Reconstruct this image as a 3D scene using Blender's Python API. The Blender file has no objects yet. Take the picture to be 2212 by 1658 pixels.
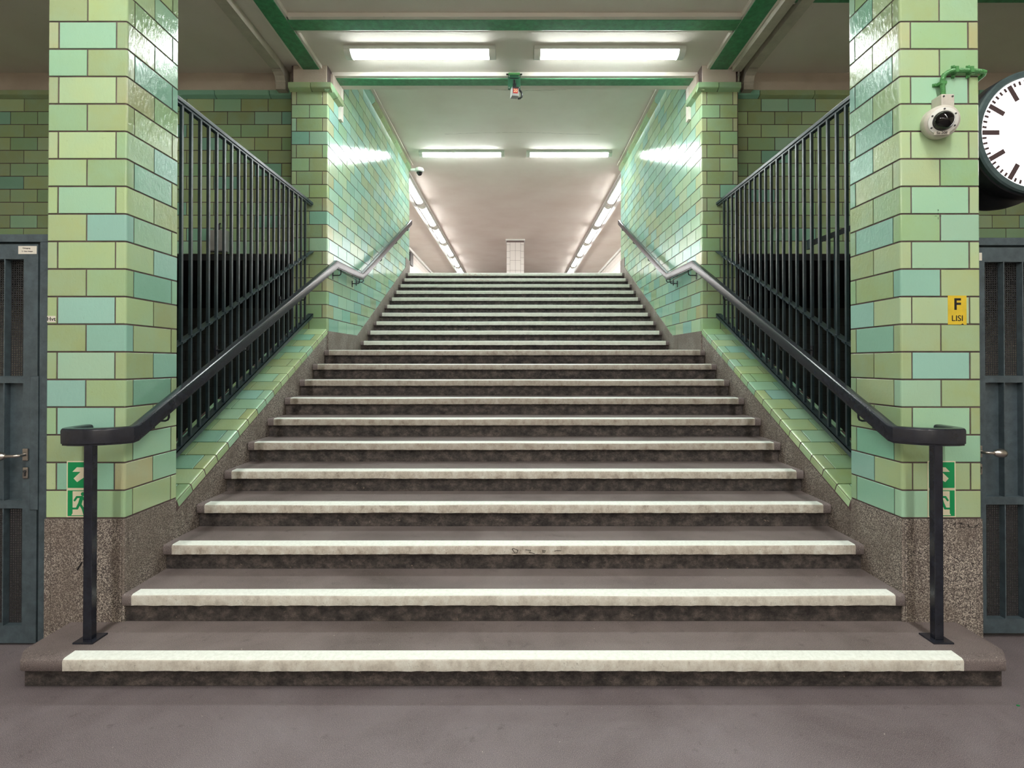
import bpy, bmesh, math, random
from mathutils import Matrix, Vector, Euler
random.seed(7)
C = bpy.context.scene.collection
sc = bpy.context.scene

# ------------------------------------------------------------------ camera, light, exposure
CX, CZ, F = 0.012, 1.528, 1150.0
PITCH = math.radians(0.40)
cam_d = bpy.data.cameras.new('camera')
cam = bpy.data.objects.new('camera', cam_d); C.objects.link(cam)
cam.location = (CX, 0, CZ)
cam.rotation_euler = (math.pi/2 + PITCH, 0, 0)
cam_d.sensor_width = 36.0
cam_d.sensor_fit = 'HORIZONTAL'
cam_d.lens = F/2212*36.0
cam_d.shift_x = (1106-1114)/2212
cam_d.shift_y = (785-829-8)/2212
cam_d.clip_start = 0.05
sc.camera = cam

world = bpy.data.worlds.new('world'); sc.world = world
world.use_nodes = True
world.node_tree.nodes['Background'].inputs[0].default_value = (0.9, 0.95, 1.0, 1)
world.node_tree.nodes['Background'].inputs[1].default_value = 0.02

STAIR_LAMP = ((0.93, 1.0, 0.985), 30.0)      # cool fluorescent panels over the stairs
HALL_LAMP = ((1.0, 0.99, 0.98), 28.0)
PLATFORM_LAMP = ((1.0, 0.97, 0.91), 42.0)     # warmer rows over the platform behind the camera
CLOCK_GLOW = 2.4
sc.view_settings.view_transform = 'Standard'
sc.view_settings.look = 'None'
sc.view_settings.gamma = 1.0
sc.view_settings.use_curve_mapping = False
sc.view_settings.exposure = 1.10
sc.cycles.max_bounces = 6
sc.cycles.diffuse_bounces = 5
sc.cycles.glossy_bounces = 2
sc.cycles.use_adaptive_sampling = True
sc.cycles.adaptive_threshold = 0.03
sc.cycles.use_light_tree = False
sc.cycles.caustics_reflective = False
sc.cycles.caustics_refractive = False
sc.cycles.sample_clamp_indirect = 6.0

# ------------------------------------------------------------------ material helpers
def srgb(r, g, b):
    f = lambda c: (c/255/12.92) if c/255 <= 0.04045 else ((c/255+0.055)/1.055)**2.4
    return (f(r), f(g), f(b), 1.0)

class NT:
    def __init__(self, name):
        self.m = bpy.data.materials.new(name); self.m.use_nodes = True
        self.t = self.m.node_tree; self.n = self.t.nodes; self.b = self.n['Principled BSDF']
    def add(self, typ, **kw):
        n = self.n.new(typ)
        for k, v in kw.items():
            if k in ('inp',):
                for kk, vv in v.items(): n.inputs[kk].default_value = vv
            else: setattr(n, k, v)
        return n
    def link(self, a, b): self.t.links.new(a, b)
    def noise(self, vec, scale, detail=4, rough=0.55, dist=0.0):
        n = self.add('ShaderNodeTexNoise', inp={'Scale': scale, 'Detail': detail, 'Roughness': rough, 'Distortion': dist})
        if vec is not None: self.link(vec, n.inputs['Vector'])
        return n.outputs['Fac']
    def ramp(self, fac, stops):
        r = self.add('ShaderNodeValToRGB'); e = r.color_ramp.elements
        e[0].position, e[0].color = stops[0]; e[1].position, e[1].color = stops[-1]
        for p, c in stops[1:-1]:
            x = e.new(p); x.color = c
        self.link(fac, r.inputs['Fac']); return r.outputs['Color']
    def mix(self, fac, a, b, mode='MIX'):
        m = self.add('ShaderNodeMix', data_type='RGBA', blend_type=mode)
        for s, v in ((m.inputs['Factor'], fac), (m.inputs['A'], a), (m.inputs['B'], b)):
            if hasattr(v, 'links') or hasattr(v, 'is_linked'): self.link(v, s)
            else: s.default_value = v
        return [o for o in m.outputs if o.type == 'RGBA'][0]
    def bump(self, h, strength, dist=0.01):
        b = self.add('ShaderNodeBump', inp={'Strength': strength, 'Distance': dist})
        self.link(h, b.inputs['Height']); self.link(b.outputs['Normal'], self.b.inputs['Normal'])
    def coord(self, which='Object', scale=None):
        c = self.add('ShaderNodeTexCoord').outputs[which]
        if scale:
            m = self.add('ShaderNodeMapping'); m.inputs['Scale'].default_value = scale
            self.link(c, m.inputs['Vector']); return m.outputs['Vector']
        return c
    def pos(self, scale=None):
        c = self.add('ShaderNodeNewGeometry').outputs['Position']
        if scale:
            m = self.add('ShaderNodeMapping'); m.inputs['Scale'].default_value = scale
            self.link(c, m.inputs['Vector']); return m.outputs['Vector']
        return c

def plain(name, col, rough=0.5, metal=0.0, spec=0.5, bump=0, bscale=60, var=0):
    t = NT(name); t.b.inputs['Base Color'].default_value = srgb(*col)
    t.b.inputs['Roughness'].default_value = rough; t.b.inputs['Metallic'].default_value = metal
    t.b.inputs['Specular IOR Level'].default_value = spec
    p = t.pos()
    if var:
        n = t.noise(p, 9, 6, 0.65)
        dk = srgb(*[max(0, int(c*(1-var))) for c in col]); lt = srgb(*[min(255, int(c*(1+var*0.5))) for c in col])
        t.link(t.ramp(n, [(0.3, dk), (0.7, lt)]), t.b.inputs['Base Color'])
    if bump: t.bump(t.noise(p, bscale, 4), bump, 0.004)
    return t.m

def glaze(name, attr=False):
    """glazed wall tile; the colour of each tile comes from its own object colour (or a vertex attribute)"""
    t = NT(name)
    if attr:
        a = t.add('ShaderNodeVertexColor', layer_name='Col'); col = a.outputs['Color']
    else:
        a = t.add('ShaderNodeObjectInfo'); col = a.outputs['Color']
    p = t.pos()
    n1 = t.noise(p, 5.0, 3, 0.6)
    lt = t.mix(0.22, col, srgb(158, 212, 196))
    c = t.mix(t.ramp(n1, [(0.38, (0, 0, 0, 1)), (0.70, (1, 1, 1, 1))]), col, lt)
    n2 = t.noise(p, 55, 5, 0.7)
    c = t.mix(t.ramp(n2, [(0.64, (0, 0, 0, 1)), (0.80, (0.35, 0.35, 0.35, 1))]), c, srgb(122, 118, 78))
    t.link(c, t.b.inputs['Base Color'])
    t.b.inputs['Roughness'].default_value = 0.10
    t.b.inputs['IOR'].default_value = 1.52
    wv = t.noise(t.pos((1.0, 1.0, 0.55)), 46, 6, 0.62, 0.8)
    w2 = t.noise(p, 4.0, 2, 0.5)
    s = t.add('ShaderNodeMath', operation='MULTIPLY_ADD', inp={1: 0.75}); t.link(wv, s.inputs[0]); t.link(w2, s.inputs[2])
    t.bump(s.outputs[0], 0.42, 0.0045)
    return t.m

def granite():
    t = NT('speckled_granite'); p = t.pos()
    n1 = t.noise(p, 215, 2, 0.5); n2 = t.noise(p, 95, 3, 0.7); n3 = t.noise(p, 3.5, 4, 0.6)
    c = t.ramp(n1, [(0.38, srgb(44, 40, 40)), (0.46, srgb(116, 106, 102)), (0.54, srgb(180, 170, 160)), (0.64, srgb(216, 208, 194))])
    c = t.mix(t.ramp(n2, [(0.40, (0.75, 0.75, 0.75, 1)), (0.5, (0, 0, 0, 1))]), c, srgb(76, 70, 68))
    c = t.mix(t.ramp(n3, [(0.42, (0.55, 0.55, 0.55, 1)), (0.62, (0, 0, 0, 1))]), c, srgb(104, 92, 84))
    st = t.noise(t.pos((6, 6, 0.7)), 3.0, 5, 0.7)
    c = t.mix(t.ramp(st, [(0.56, (0, 0, 0, 1)), (0.72, (0.6, 0.6, 0.6, 1))]), c, srgb(66, 56, 50))
    t.link(c, t.b.inputs['Base Color']); t.b.inputs['Roughness'].default_value = 0.55
    t.bump(n1, 0.15, 0.003); return t.m

def asphalt(name, base, dark, light):
    t = NT(name); p = t.pos()
    n0 = t.noise(p, 1.6, 5, 0.62, 0.4); n1 = t.noise(p, 420, 2, 0.6); n2 = t.noise(p, 14, 6, 0.68)
    c = t.ramp(n0, [(0.30, srgb(*dark)), (0.52, srgb(*base)), (0.75, srgb(*light))])
    c = t.mix(t.ramp(n1, [(0.56, (0, 0, 0, 1)), (0.66, (0.7, 0.7, 0.7, 1))]), c, srgb(182, 172, 164))
    c = t.mix(t.ramp(n1, [(0.34, (0.7, 0.7, 0.7, 1)), (0.45, (0, 0, 0, 1))]), c, srgb(50, 44, 44))
    c = t.mix(t.ramp(n2, [(0.60, (0, 0, 0, 1)), (0.78, (0.6, 0.6, 0.6, 1))]), c, srgb(58, 50, 50))
    n4 = t.noise(p, 70, 1, 0.5)
    c = t.mix(t.ramp(n4, [(0.795, (0, 0, 0, 1)), (0.82, (0.8, 0.8, 0.8, 1))]), c, srgb(196, 188, 176))
    t.link(c, t.b.inputs['Base Color']); t.b.inputs['Roughness'].default_value = 0.62
    t.b.inputs['Specular IOR Level'].default_value = 0.35
    t.bump(n1, 0.25, 0.002); return t.m

def concrete_riser():
    t = NT('sooty_concrete'); p = t.pos()
    n0 = t.noise(t.pos((1, 1, 1.3)), 13, 9, 0.78); n1 = t.noise(p, 300, 2, 0.6); n2 = t.noise(t.pos((1, 1, 1.6)), 17, 8, 0.8)
    c = t.ramp(n0, [(0.36, srgb(34, 31, 32)), (0.5, srgb(72, 66, 64)), (0.64, srgb(112, 102, 96))])
    c = t.mix(t.ramp(n2, [(0.63, (0, 0, 0, 1)), (0.68, (0.8, 0.8, 0.8, 1))]), c, srgb(186, 166, 146))
    c = t.mix(t.ramp(n1, [(0.36, (0.6, 0.6, 0.6, 1)), (0.46, (0, 0, 0, 1))]), c, srgb(34, 30, 30))
    t.link(c, t.b.inputs['Base Color']); t.b.inputs['Roughness'].default_value = 0.8
    t.bump(n0, 0.35, 0.006); return t.m

def paint_stripe(name, tone_amt=0.0):
    """white nosing paint: the top is near white, the front face is scuffed and soiled"""
    t = NT(name); p = t.pos()
    n0 = t.noise(t.pos((1, 1, 0.8)), 15, 9, 0.76); n1 = t.noise(p, 52, 7, 0.76); n2 = t.noise(p, 260, 2, 0.6)
    dirty = t.ramp(n0, [(0.32, srgb(146, 134, 122)), (0.48, srgb(190, 182, 170)), (0.66, srgb(216, 215, 206))])
    dirty = t.mix(t.ramp(n1, [(0.58, (0, 0, 0, 1)), (0.70, (0.8, 0.8, 0.8, 1))]), dirty, srgb(96, 80, 68))
    dirty = t.mix(t.ramp(n2, [(0.30, (0.5, 0.5, 0.5, 1)), (0.40, (0, 0, 0, 1))]), dirty, srgb(90, 78, 66))
    if tone_amt < 0: dirty = t.mix(-tone_amt, dirty, srgb(124, 108, 96))
    if tone_amt > 0: dirty = t.mix(tone_amt, dirty, srgb(232, 236, 226))  # negative amount turns the front browner, positive whiter
    clean = t.ramp(n1, [(0.25, srgb(216, 222, 214)), (0.6, srgb(240, 246, 240))])
    g = t.add('ShaderNodeNewGeometry'); sx = t.add('ShaderNodeSeparateXYZ'); t.link(g.outputs['True Normal'], sx.inputs[0])
    up = t.ramp(sx.outputs['Z'], [(0.55, (0, 0, 0, 1)), (0.85, (1, 1, 1, 1))])
    t.link(t.mix(up, dirty, clean), t.b.inputs['Base Color'])
    t.b.inputs['Roughness'].default_value = 0.55; t.bump(n1, 0.2, 0.003); return t.m

def plaster(name, base, dark, light, bump=0.25):
    t = NT(name); p = t.pos()
    n0 = t.noise(p, 1.1, 4, 0.55); n1 = t.noise(p, 90, 4, 0.6); n2 = t.noise(p, 14, 6, 0.7)
    c = t.ramp(n0, [(0.3, srgb(*dark)), (0.5, srgb(*base)), (0.7, srgb(*light))])
    n3 = t.noise(p, 60, 1, 0.5)
    c = t.mix(t.ramp(n3, [(0.80, (0, 0, 0, 1)), (0.82, (0.6, 0.6, 0.6, 1))]), c, srgb(70, 60, 50))
    t.link(c, t.b.inputs['Base Color']); t.b.inputs['Roughness'].default_value = 0.75
    s = t.add('ShaderNodeMath', operation='ADD'); t.link(n1, s.inputs[0]); t.link(n2, s.inputs[1])
    t.bump(s.outputs[0], bump, 0.004); return t.m

def enamel(name, col, chip, rough=0.3, chipamt=0.70):
    t = NT(name); p = t.pos()
    n0 = t.noise(p, 18, 5, 0.7); n1 = t.noise(p, 60, 5, 0.7)
    lt = tuple(min(255, int(c*1.25)+3) for c in col)
    c = t.ramp(n0, [(0.35, srgb(*col)), (0.7, srgb(*lt))])
    c = t.mix(t.ramp(n1, [(chipamt, (0, 0, 0, 1)), (chipamt+0.04, (0.8, 0.8, 0.8, 1))]), c, srgb(*chip))
    t.link(c, t.b.inputs['Base Color']); t.b.inputs['Roughness'].default_value = rough
    t.bump(n1, 0.12, 0.003); return t.m

def glow(name, col, strength):
    t = NT(name); t.b.inputs['Base Color'].default_value = (0.8, 0.8, 0.8, 1)
    t.b.inputs['Emission Color'].default_value = (*col, 1); t.b.inputs['Emission Strength'].default_value = strength
    return t.m

def brick_far(name, c1, mortar):
    t = NT(name)
    b = t.add('ShaderNodeTexBrick', inp={'Scale': 1.0, 'Brick Width': 0.30, 'Row Height': 0.15, 'Mortar Size': 0.004})
    b.inputs['Color1'].default_value = srgb(*c1); b.inputs['Color2'].default_value = srgb(*[c-6 for c in c1]); b.inputs['Mortar'].default_value = srgb(*mortar)
    s = t.add('ShaderNodeSeparateXYZ'); t.link(t.pos(), s.inputs[0]); k = t.add('ShaderNodeCombineXYZ')
    ad = t.add('ShaderNodeMath', operation='ADD'); t.link(s.outputs['X'], ad.inputs[0]); t.link(s.outputs['Y'], ad.inputs[1])
    t.link(ad.outputs[0], k.inputs['X']); t.link(s.outputs['Z'], k.inputs['Y']); t.link(k.outputs[0], b.inputs['Vector'])
    t.link(b.outputs['Color'], t.b.inputs['Base Color']); t.b.inputs['Roughness'].default_value = 0.25
    return t.m

M = dict(
    tile=glaze('green_glaze'), tile_attr=glaze('green_glaze_joined', True),
    mortar=plain('mortar', (100, 84, 82), 0.9, var=0.25, bump=0.2, bscale=120),
    granite=granite(),
    floor=asphalt('platform_asphalt', (112, 104, 108), (94, 85, 89), (124, 117, 122)),
    tread=asphalt('tread_asphalt', (116, 106, 105), (90, 81, 79), (130, 121, 120)),
    riser=concrete_riser(), stripe=paint_stripe('nosing_paint_worn'), stripe4=paint_stripe('nosing_paint_browner', -0.35), stripe2=paint_stripe('nosing_paint_whiter', 0.55), stripe3=paint_stripe('nosing_paint_mid', 0.22),
    ceil=plaster('ceiling_plaster', (226, 218, 208), (220, 210, 199), (230, 224, 214)),
    wallplaster=plaster('rough_wall_plaster', (206, 192, 178), (184, 168, 154), (214, 202, 188), 0.8),
    green=enamel('green_beam_paint', (58, 124, 86), (20, 60, 40), 0.28, 0.80),
    duct=plain('duct_white', (192, 184, 170), 0.45, var=0.08),
    rail=enamel('black_handrail_paint', (31, 33, 41), (150, 110, 80), 0.22, 0.745),
    bars=enamel('dark_teal_bar_paint', (38, 51, 57), (80, 70, 70), 0.30, 0.78),
    door=enamel('slate_door_paint', (66, 78, 84), (110, 96, 90), 0.38, 0.80),
    steel=plain('brushed_steel', (190, 184, 178), 0.28, 1.0),
    white=plain('white_enamel', (226, 228, 222), 0.35),
    lampend=plain('lamp_end_cap', (236, 238, 230), 0.4),
    dark=plain('passage_shade', (26, 28, 30), 0.85, var=0.3),  # near-black colour stands in for the gloom of the passage
    black=plain('black_plastic', (22, 22, 24), 0.3),
    glass=plain('smoked_dome', (14, 12, 14), 0.05),
    camgrey=plain('camera_grey', (206, 202, 192), 0.45, var=0.12),
    conduit=plain('green_conduit', (80, 142, 84), 0.35),
    signgreen=plain('sign_green', (0, 146, 84), 0.5), signcream=plain('sign_cream', (226, 218, 190), 0.5),
    yellow=plain('yellow_tape', (226, 196, 56), 0.5, var=0.08), ink=plain('ink', (24, 22, 24), 0.7), paper=plain('label_paper', (226, 222, 210), 0.6),
    ink2=plain('faded_red_ink', (200, 140, 130), 0.8),
    clockcase=enamel('clock_case', (34, 36, 40), (90, 90, 90), 0.3, 0.80), clockrim=enamel('clock_rim', (62, 78, 80), (150, 150, 150), 0.35, 0.76),
    clockface=glow('clock_face_glow', (1.0, 0.98, 0.97), CLOCK_GLOW), mark=plain('clock_mark', (72, 56, 58), 0.6),
    stairglow=glow('stair_lamp_lens', *STAIR_LAMP), hallglow=glow('hall_lamp_lens', *HALL_LAMP), platglow=glow('platform_lamp_lens', *PLATFORM_LAMP),
    halltile=brick_far('white_hall_tile', (226, 222, 214), (180, 168, 160)), whitetile=plain('white_glazed_tile', (230, 226, 220), 0.15),
    grout2=plain('dark_grout', (112, 98, 96), 0.9),
    grille=plain('grille_grey', (66, 66, 68), 0.5, 0.2), cabinet=plain('cabinet_grey', (150, 150, 148), 0.5, var=0.08),
    crack=plain('ceiling_crack', (120, 108, 94), 0.9), rearwall=plaster('platform_wall', (226, 220, 204), (214, 208, 190), (232, 226, 214)),
    plategreen=plain('mount_green', (34, 82, 58), 0.4), red=plain('red_number_plate', (176, 30, 18), 0.6), digits=plain('number_cream', (226, 190, 150), 0.6),
    pebble=plain('green_litter', (20, 130, 70), 0.5),
)

# ------------------------------------------------------------------ mesh helpers
class MB:
    def __init__(self): self.v = []; self.f = []; self.mi = []; self.col = []
    def add(self, vs, fs, mi=0, mat=None):
        n = len(self.v)
        self.v += [tuple(mat @ Vector(p)) if mat else tuple(p) for p in vs]
        self.f += [[n+i for i in f] for f in fs]; self.mi += [mi]*len(fs)
    def box(self, x0, x1, y0, y1, z0, z1, mi=0, mat=None):
        x0, x1 = sorted((x0, x1)); y0, y1 = sorted((y0, y1)); z0, z1 = sorted((z0, z1))
        vs = [(x0,y0,z0),(x1,y0,z0),(x1,y1,z0),(x0,y1,z0),(x0,y0,z1),(x1,y0,z1),(x1,y1,z1),(x0,y1,z1)]
        self.add(vs, [(0,3,2,1),(4,5,6,7),(0,1,5,4),(1,2,6,5),(2,3,7,6),(3,0,4,7)], mi, mat)
    def prism(self, poly, a0, a1, axis='x', mi=0):
        """poly of 2D points extruded along an axis (x: poly is (y,z); y: (x,z); z: (x,y))"""
        P = {'x': lambda p, a: (a, p[0], p[1]), 'y': lambda p, a: (p[0], a, p[1]), 'z': lambda p, a: (p[0], p[1], a)}[axis]
        n = len(poly); vs = [P(p, a0) for p in poly]+[P(p, a1) for p in poly]
        self.add(vs, [tuple(range(n))[::-1], tuple(range(n, 2*n))]+[(i, (i+1) % n, n+(i+1) % n, n+i) for i in range(n)], mi)
    def tube(self, pts, r, n=10, mi=0, caps=True):
        pts = [Vector(p) for p in pts]; rings = []; up = None
        for i, p in enumerate(pts):
            d = (pts[min(i+1, len(pts)-1)]-pts[max(i-1, 0)]).normalized()
            if up is None:
                up = Vector((0, 0, 1)) if abs(d.z) < 0.9 else Vector((1, 0, 0))
            s = d.cross(up).normalized(); up = s.cross(d).normalized()
            rr = r[i] if isinstance(r, (list, tuple)) else r
            rings.append([p+(s*math.cos(2*math.pi*k/n)+up*math.sin(2*math.pi*k/n))*rr for k in range(n)])
        self.loft(rings, True, caps, mi)
    def loft(self, rings, closed=True, caps=True, mi=0):
        n = len(rings[0]); vs = [q for R in rings for q in R]; fs = []
        for i in range(len(rings)-1):
            for k in range(n if closed else n-1):
                k2 = (k+1) % n
                fs.append((i*n+k, i*n+k2, (i+1)*n+k2, (i+1)*n+k))
        if caps: fs += [tuple(range(n))[::-1], tuple((len(rings)-1)*n+k for k in range(n))]
        self.add(vs, fs, mi)
    def lathe(self, prof, n=32, mat=None, mi=0, c0=True, c1=True):
        """profile of (r, h) about local z"""
        vs = []; fs = []
        for r, h in prof: vs += [(r*math.cos(2*math.pi*k/n), r*math.sin(2*math.pi*k/n), h) for k in range(n)]
        for i in range(len(prof)-1):
            for k in range(n):
                k2 = (k+1) % n; fs.append((i*n+k, i*n+k2, (i+1)*n+k2, (i+1)*n+k))
        if c0: fs.append(tuple(range(n))[::-1])
        if c1: fs.append(tuple((len(prof)-1)*n+k for k in range(n)))
        self.add(vs, fs, mi, mat)
    def mesh(self, name, mats, smooth=False, bevel=0):
        me = bpy.data.meshes.new(name); me.from_pydata(self.v, [], self.f)
        for m in (mats if isinstance(mats, (list, tuple)) else [mats]): me.materials.append(m)
        me.polygons.foreach_set('material_index', self.mi)
        bm = bmesh.new(); bm.from_mesh(me)
        bmesh.ops.recalc_face_normals(bm, faces=bm.faces)
        if bevel:
            bmesh.ops.bevel(bm, geom=[e for e in bm.edges if len(e.link_faces) == 2 and e.calc_face_angle(0) > 0.5], offset=bevel, segments=2, affect='EDGES', profile=0.6)
        bm.to_mesh(me); bm.free()
        if smooth:
            me.polygons.foreach_set('use_smooth', [True]*len(me.polygons)); me.set_sharp_from_angle(angle=math.radians(38 if smooth is True else smooth))
        return me
    def build(self, name, mats, parent=None, smooth=False, bevel=0, loc=None):
        return link(name, self.mesh(name, mats, smooth, bevel), parent, loc)

def link(name, data, parent=None, loc=None):
    o = bpy.data.objects.new(name, data); C.objects.link(o)
    if parent is not None: o.parent = parent
    if loc is not None: o.location = loc
    return o
def thing(name, label, cat, group=None, loc=(0, 0, 0)):
    o = link(name, None, None, loc); o['label'] = label; o['category'] = cat
    if group: o['group'] = group
    return o
def tag(o, label, cat, group=None):
    o['label'] = label; o['category'] = cat
    if group: o['group'] = group
    return o
def struct(name, label, cat, loc=(0, 0, 0), data=None):
    o = link(name, data, None, loc); o['kind'] = 'structure'; o['label'] = label; o['category'] = cat
    return o
def bx(name, parent, m, x0, x1, y0, y1, z0, z1, bevel=0):
    b = MB(); b.box(x0, x1, y0, y1, z0, z1); return b.build(name, m, parent, bevel=bevel)
def rel(o, t):            # parts are modelled in world space: cancel the offset of their thing's base
    o.matrix_parent_inverse = Matrix.Translation(-Vector(t.location)); return o

# ------------------------------------------------------------------ tiles
PITCH_Z, Z0, TW, J, TH = 0.1478, 0.704, 0.309, 0.0085, 0.003
PAL = dict(M=(166, 212, 178), G=(160, 196, 144), Y=(172, 192, 136), T=(136, 196, 172), C=(186, 210, 156), S=(160, 178, 126), B=(150, 206, 192), A=(188, 190, 142))
def tcol(code=None, weights=None, pale=0):
    if code is None:
        code = random.choices('MGYTCSB', weights or (5, 4, 4, 3, 4, 2, 2))[0]
    r, g, b = PAL[code]; d = random.uniform(-7, 7)
    if pale: r, g, b = r+(176-r)*pale, g+(212-g)*pale, b+(200-b)*pale  # pale mixes the aqua of lamp reflections into the tile colour
    else: r, g, b = r+(184-r)*0.18, g+(202-g)*0.18, b+(172-b)*0.18
    return srgb(*[max(0, min(255, c*0.985+d+random.uniform(-3, 3))) for c in (r, g, b)])
_cache = {}
def tile_mesh(poly, th=TH, bv=0.0016):
    """flat tile from a convex outline in (u, v), front face along +n, eased edges"""
    key = ('t', tuple((round(a, 4), round(b, 4)) for a, b in poly), th)
    if key in _cache: return _cache[key]
    n = len(poly); cx = sum(p[0] for p in poly)/n; cy = sum(p[1] for p in poly)/n
    w = max(max(p[0] for p in poly)-min(p[0] for p in poly), 1e-4); h = max(max(p[1] for p in poly)-min(p[1] for p in poly), 1e-4)
    ins = [(cx+(a-cx)*(1-2*bv/w), cy+(b-cy)*(1-2*bv/h)) for a, b in poly]
    b = MB()
    vs = [(p[0], p[1], -0.004) for p in poly]+[(p[0], p[1], th-bv*0.7) for p in poly]+[(p[0], p[1], th) for p in ins]
    fs = [(i, (i+1) % n, n+(i+1) % n, n+i) for i in range(n)]+[(n+i, n+(i+1) % n, 2*n+(i+1) % n, 2*n+i) for i in range(n)]+[tuple(range(2*n, 3*n))]
    b.add(vs, fs); me = b.mesh('tile', M['tile']); _cache[key] = me; return me
def corner_mesh(a, bl, h, th=TH, r=0.008, bv=0.0015):
    """L-shaped corner tile: outer corner at the origin, leg a along -x, leg bl along -y, height h along z"""
    key = ('c', round(a, 4), round(bl, 4), round(h, 4))
    if key in _cache: return _cache[key]
    def path(o):  # o = outward offset
        rr = max(0.001, r)
        pts = [(-a, o)]
        for k in range(5):
            t = math.pi/2*(1-k/4)
            pts.append((-rr+(rr+o)*math.cos(t), -rr+(rr+o)*math.sin(t)))
        pts.append((o, -bl)); return pts
    inner = [(-0.004, -bl), (-0.004, -0.004), (-a, -0.004)]
    def ring(o, z): return [(x, y, z) for x, y in path(o)+inner]
    b = MB(); b.loft([ring(th-bv*0.7, 0), ring(th, bv), ring(th, h-bv), ring(th-bv*0.7, h)])
    me = b.mesh('tile', M['tile']); _cache[key] = me; return me
def clip(poly, a, b, c):   # keep a*u + b*v >= c
    out = []
    for i in range(len(poly)):
        p, q = poly[i], poly[(i+1) % len(poly)]
        dp, dq = a*p[0]+b*p[1]-c, a*q[0]+b*q[1]-c
        if dp >= 0: out.append(p)
        if dp*dq < 0:
            t = dp/(dp-dq); out.append((p[0]+(q[0]-p[0])*t, p[1]+(q[1]-p[1])*t))
    return out
def area(p): return abs(sum(p[i][0]*p[(i+1) % len(p)][1]-p[(i+1) % len(p)][0]*p[i][1] for i in range(len(p))))/2
def put(parent, me, mat, color, name='tile', jig=0.0016):
    o = link(name, me, parent)
    o.matrix_world = mat @ Matrix.Rotation(random.uniform(-jig, jig), 4, 'X') @ Matrix.Rotation(random.uniform(-jig, jig), 4, 'Y')
    o.color = color; return o
def frame(origin, u, v, n):
    m = Matrix.Identity(4)
    for i, a in enumerate((u, v, n)):
        for k in range(3): m[k][i] = a[k]
    for k in range(3): m[k][3] = origin[k]
    return m
FRONT = lambda x, y, z: frame((x, y, z), (1, 0, 0), (0, 0, 1), (0, -1, 0))
def SIDE(s, x, y, z):       # face looking towards the stair axis: s=-1 left wall, s=+1 right wall
    return frame((x, y, z), (0, 1, 0), (0, 0, 1), (-s, 0, 0))
def rect(u0, u1, v0, v1): return [(u0, v0), (u1, v0), (u1, v1), (u0, v1)]
def lay(parent, fr, u0, u1, v0, v1, colw, clips=(), name='tile', color=None):
    """one tile between joint centres u0..u1, v0..v1 in the plane frame fr(u, v) -> matrix"""
    p = rect(u0+J/2, u1-J/2, v0+J/2, v1-J/2)
    for c in clips:
        p = clip(p, *c)
        if len(p) < 3: return None
    if area(p) < 0.0006: return None
    uu = min(q[0] for q in p); vv = min(q[1] for q in p)
    p = [(q[0]-uu, q[1]-vv) for q in p]
    return put(parent, tile_mesh(p), fr(uu, vv), color or tcol(None, colw), name)
def Z(k): return Z0+PITCH_Z*k

W = 2.077
YP0, YP1 = 2.85, 3.28          # front pillars
XP = 2.497                     # their outer face
YR, XR, YB = 5.89, 2.476, 6.05 # rear piers, their outer face, back wall plane
YW1 = 10.43                    # end of the stairwell walls
ZC, ZC2 = 4.835, 5.45          # ceilings
LE = 'left'; RI = 'right'

# colour codes read off the photograph for the front of the two pillars, row 18 downwards; A rows (odd) narrow|full|narrow, B rows (even) half|half
LFRONT = {18: 'SY', 17: 'AMS', 16: 'MS', 15: 'ACA', 14: 'GY', 13: 'CCG', 12: 'CG', 11: 'CMC', 10: 'YB', 9: 'CCC', 8: 'YG', 7: 'YBC', 6: 'SB', 5: 'YMY', 4: 'BY', 3: 'GBC', 2: 'SY', 1: 'CTA', 0: 'CG'}
RFRONT = {18: 'SG', 17: 'AGA', 16: 'CG', 15: 'GMY', 14: 'GC', 13: 'CCC', 12: 'CG', 11: 'GMC', 10: 'GM', 9: 'CMC', 8: 'BY', 7: 'CCC', 6: 'YY', 5: 'YBY', 4: 'MY', 3: 'GMY', 2: 'SM', 1: 'YYY', 0: 'MY'}
# inner faces, from the corner into the depth
LSIDE = {17: 'YM', 16: 'TT', 15: 'TG', 14: 'YCY', 13: 'GB', 12: 'GTY', 11: 'BY', 10: 'BMC', 9: 'GB', 8: 'YTM', 7: 'BS', 6: 'BYS', 5: 'GB', 4: 'YTC', 3: 'GC', 2: 'CMY', 1: 'YM', 0: 'CCC'}
RSIDE = {17: 'MY', 16: 'TTB', 15: 'GM', 14: 'TTG', 13: 'TB', 12: 'GCT', 11: 'TY', 10: 'MBG', 9: 'BY', 8: 'MYG', 7: 'TB', 6: 'CTY', 5: 'BS', 4: 'CYG', 3: 'GY', 2: 'YTG', 1: 'MB', 0: 'CTG'}

# ------------------------------------------------------------------ setting: floor, ceilings, walls
def slab(name, label, cat, m, x0, x1, y0, y1, z0, z1):
    b = MB(); b.box(x0, x1, y0, y1, z0, z1); return struct(name, label, cat, data=b.mesh(name, m))
slab('floor', 'dark grey asphalt platform floor in front of the stairs', 'floor', M['floor'], -7.5, 7.5, -9, 9.2, -0.15, 0)
slab('ceiling', 'flat cream plaster ceiling over the platform', 'ceiling', M['ceil'], -7.5, 7.5, -9, 6.3, ZC, ZC+0.9)
slab('ceiling_upper', 'cream plaster ceiling over the upper flight and hall', 'ceiling', M['ceil'], -4.0, 4.0, 6.3, 30, ZC2, ZC2+0.2)
slab('wall_rear', 'plain wall behind the camera', 'wall', M['rearwall'], -7.5, 7.5, -9.2, -9, 0, ZC)  # unseen rear and side walls, added to enclose the platform and bounce light
slab('wall_far_left', 'plain side wall of the platform, left', 'wall', M['rearwall'], -7.7, -7.5, -9, 9.2, 0, ZC)
slab('wall_far_right', 'plain side wall of the platform, right', 'wall', M['rearwall'], 7.5, 7.7, -9, 9.2, 0, ZC)
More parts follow.
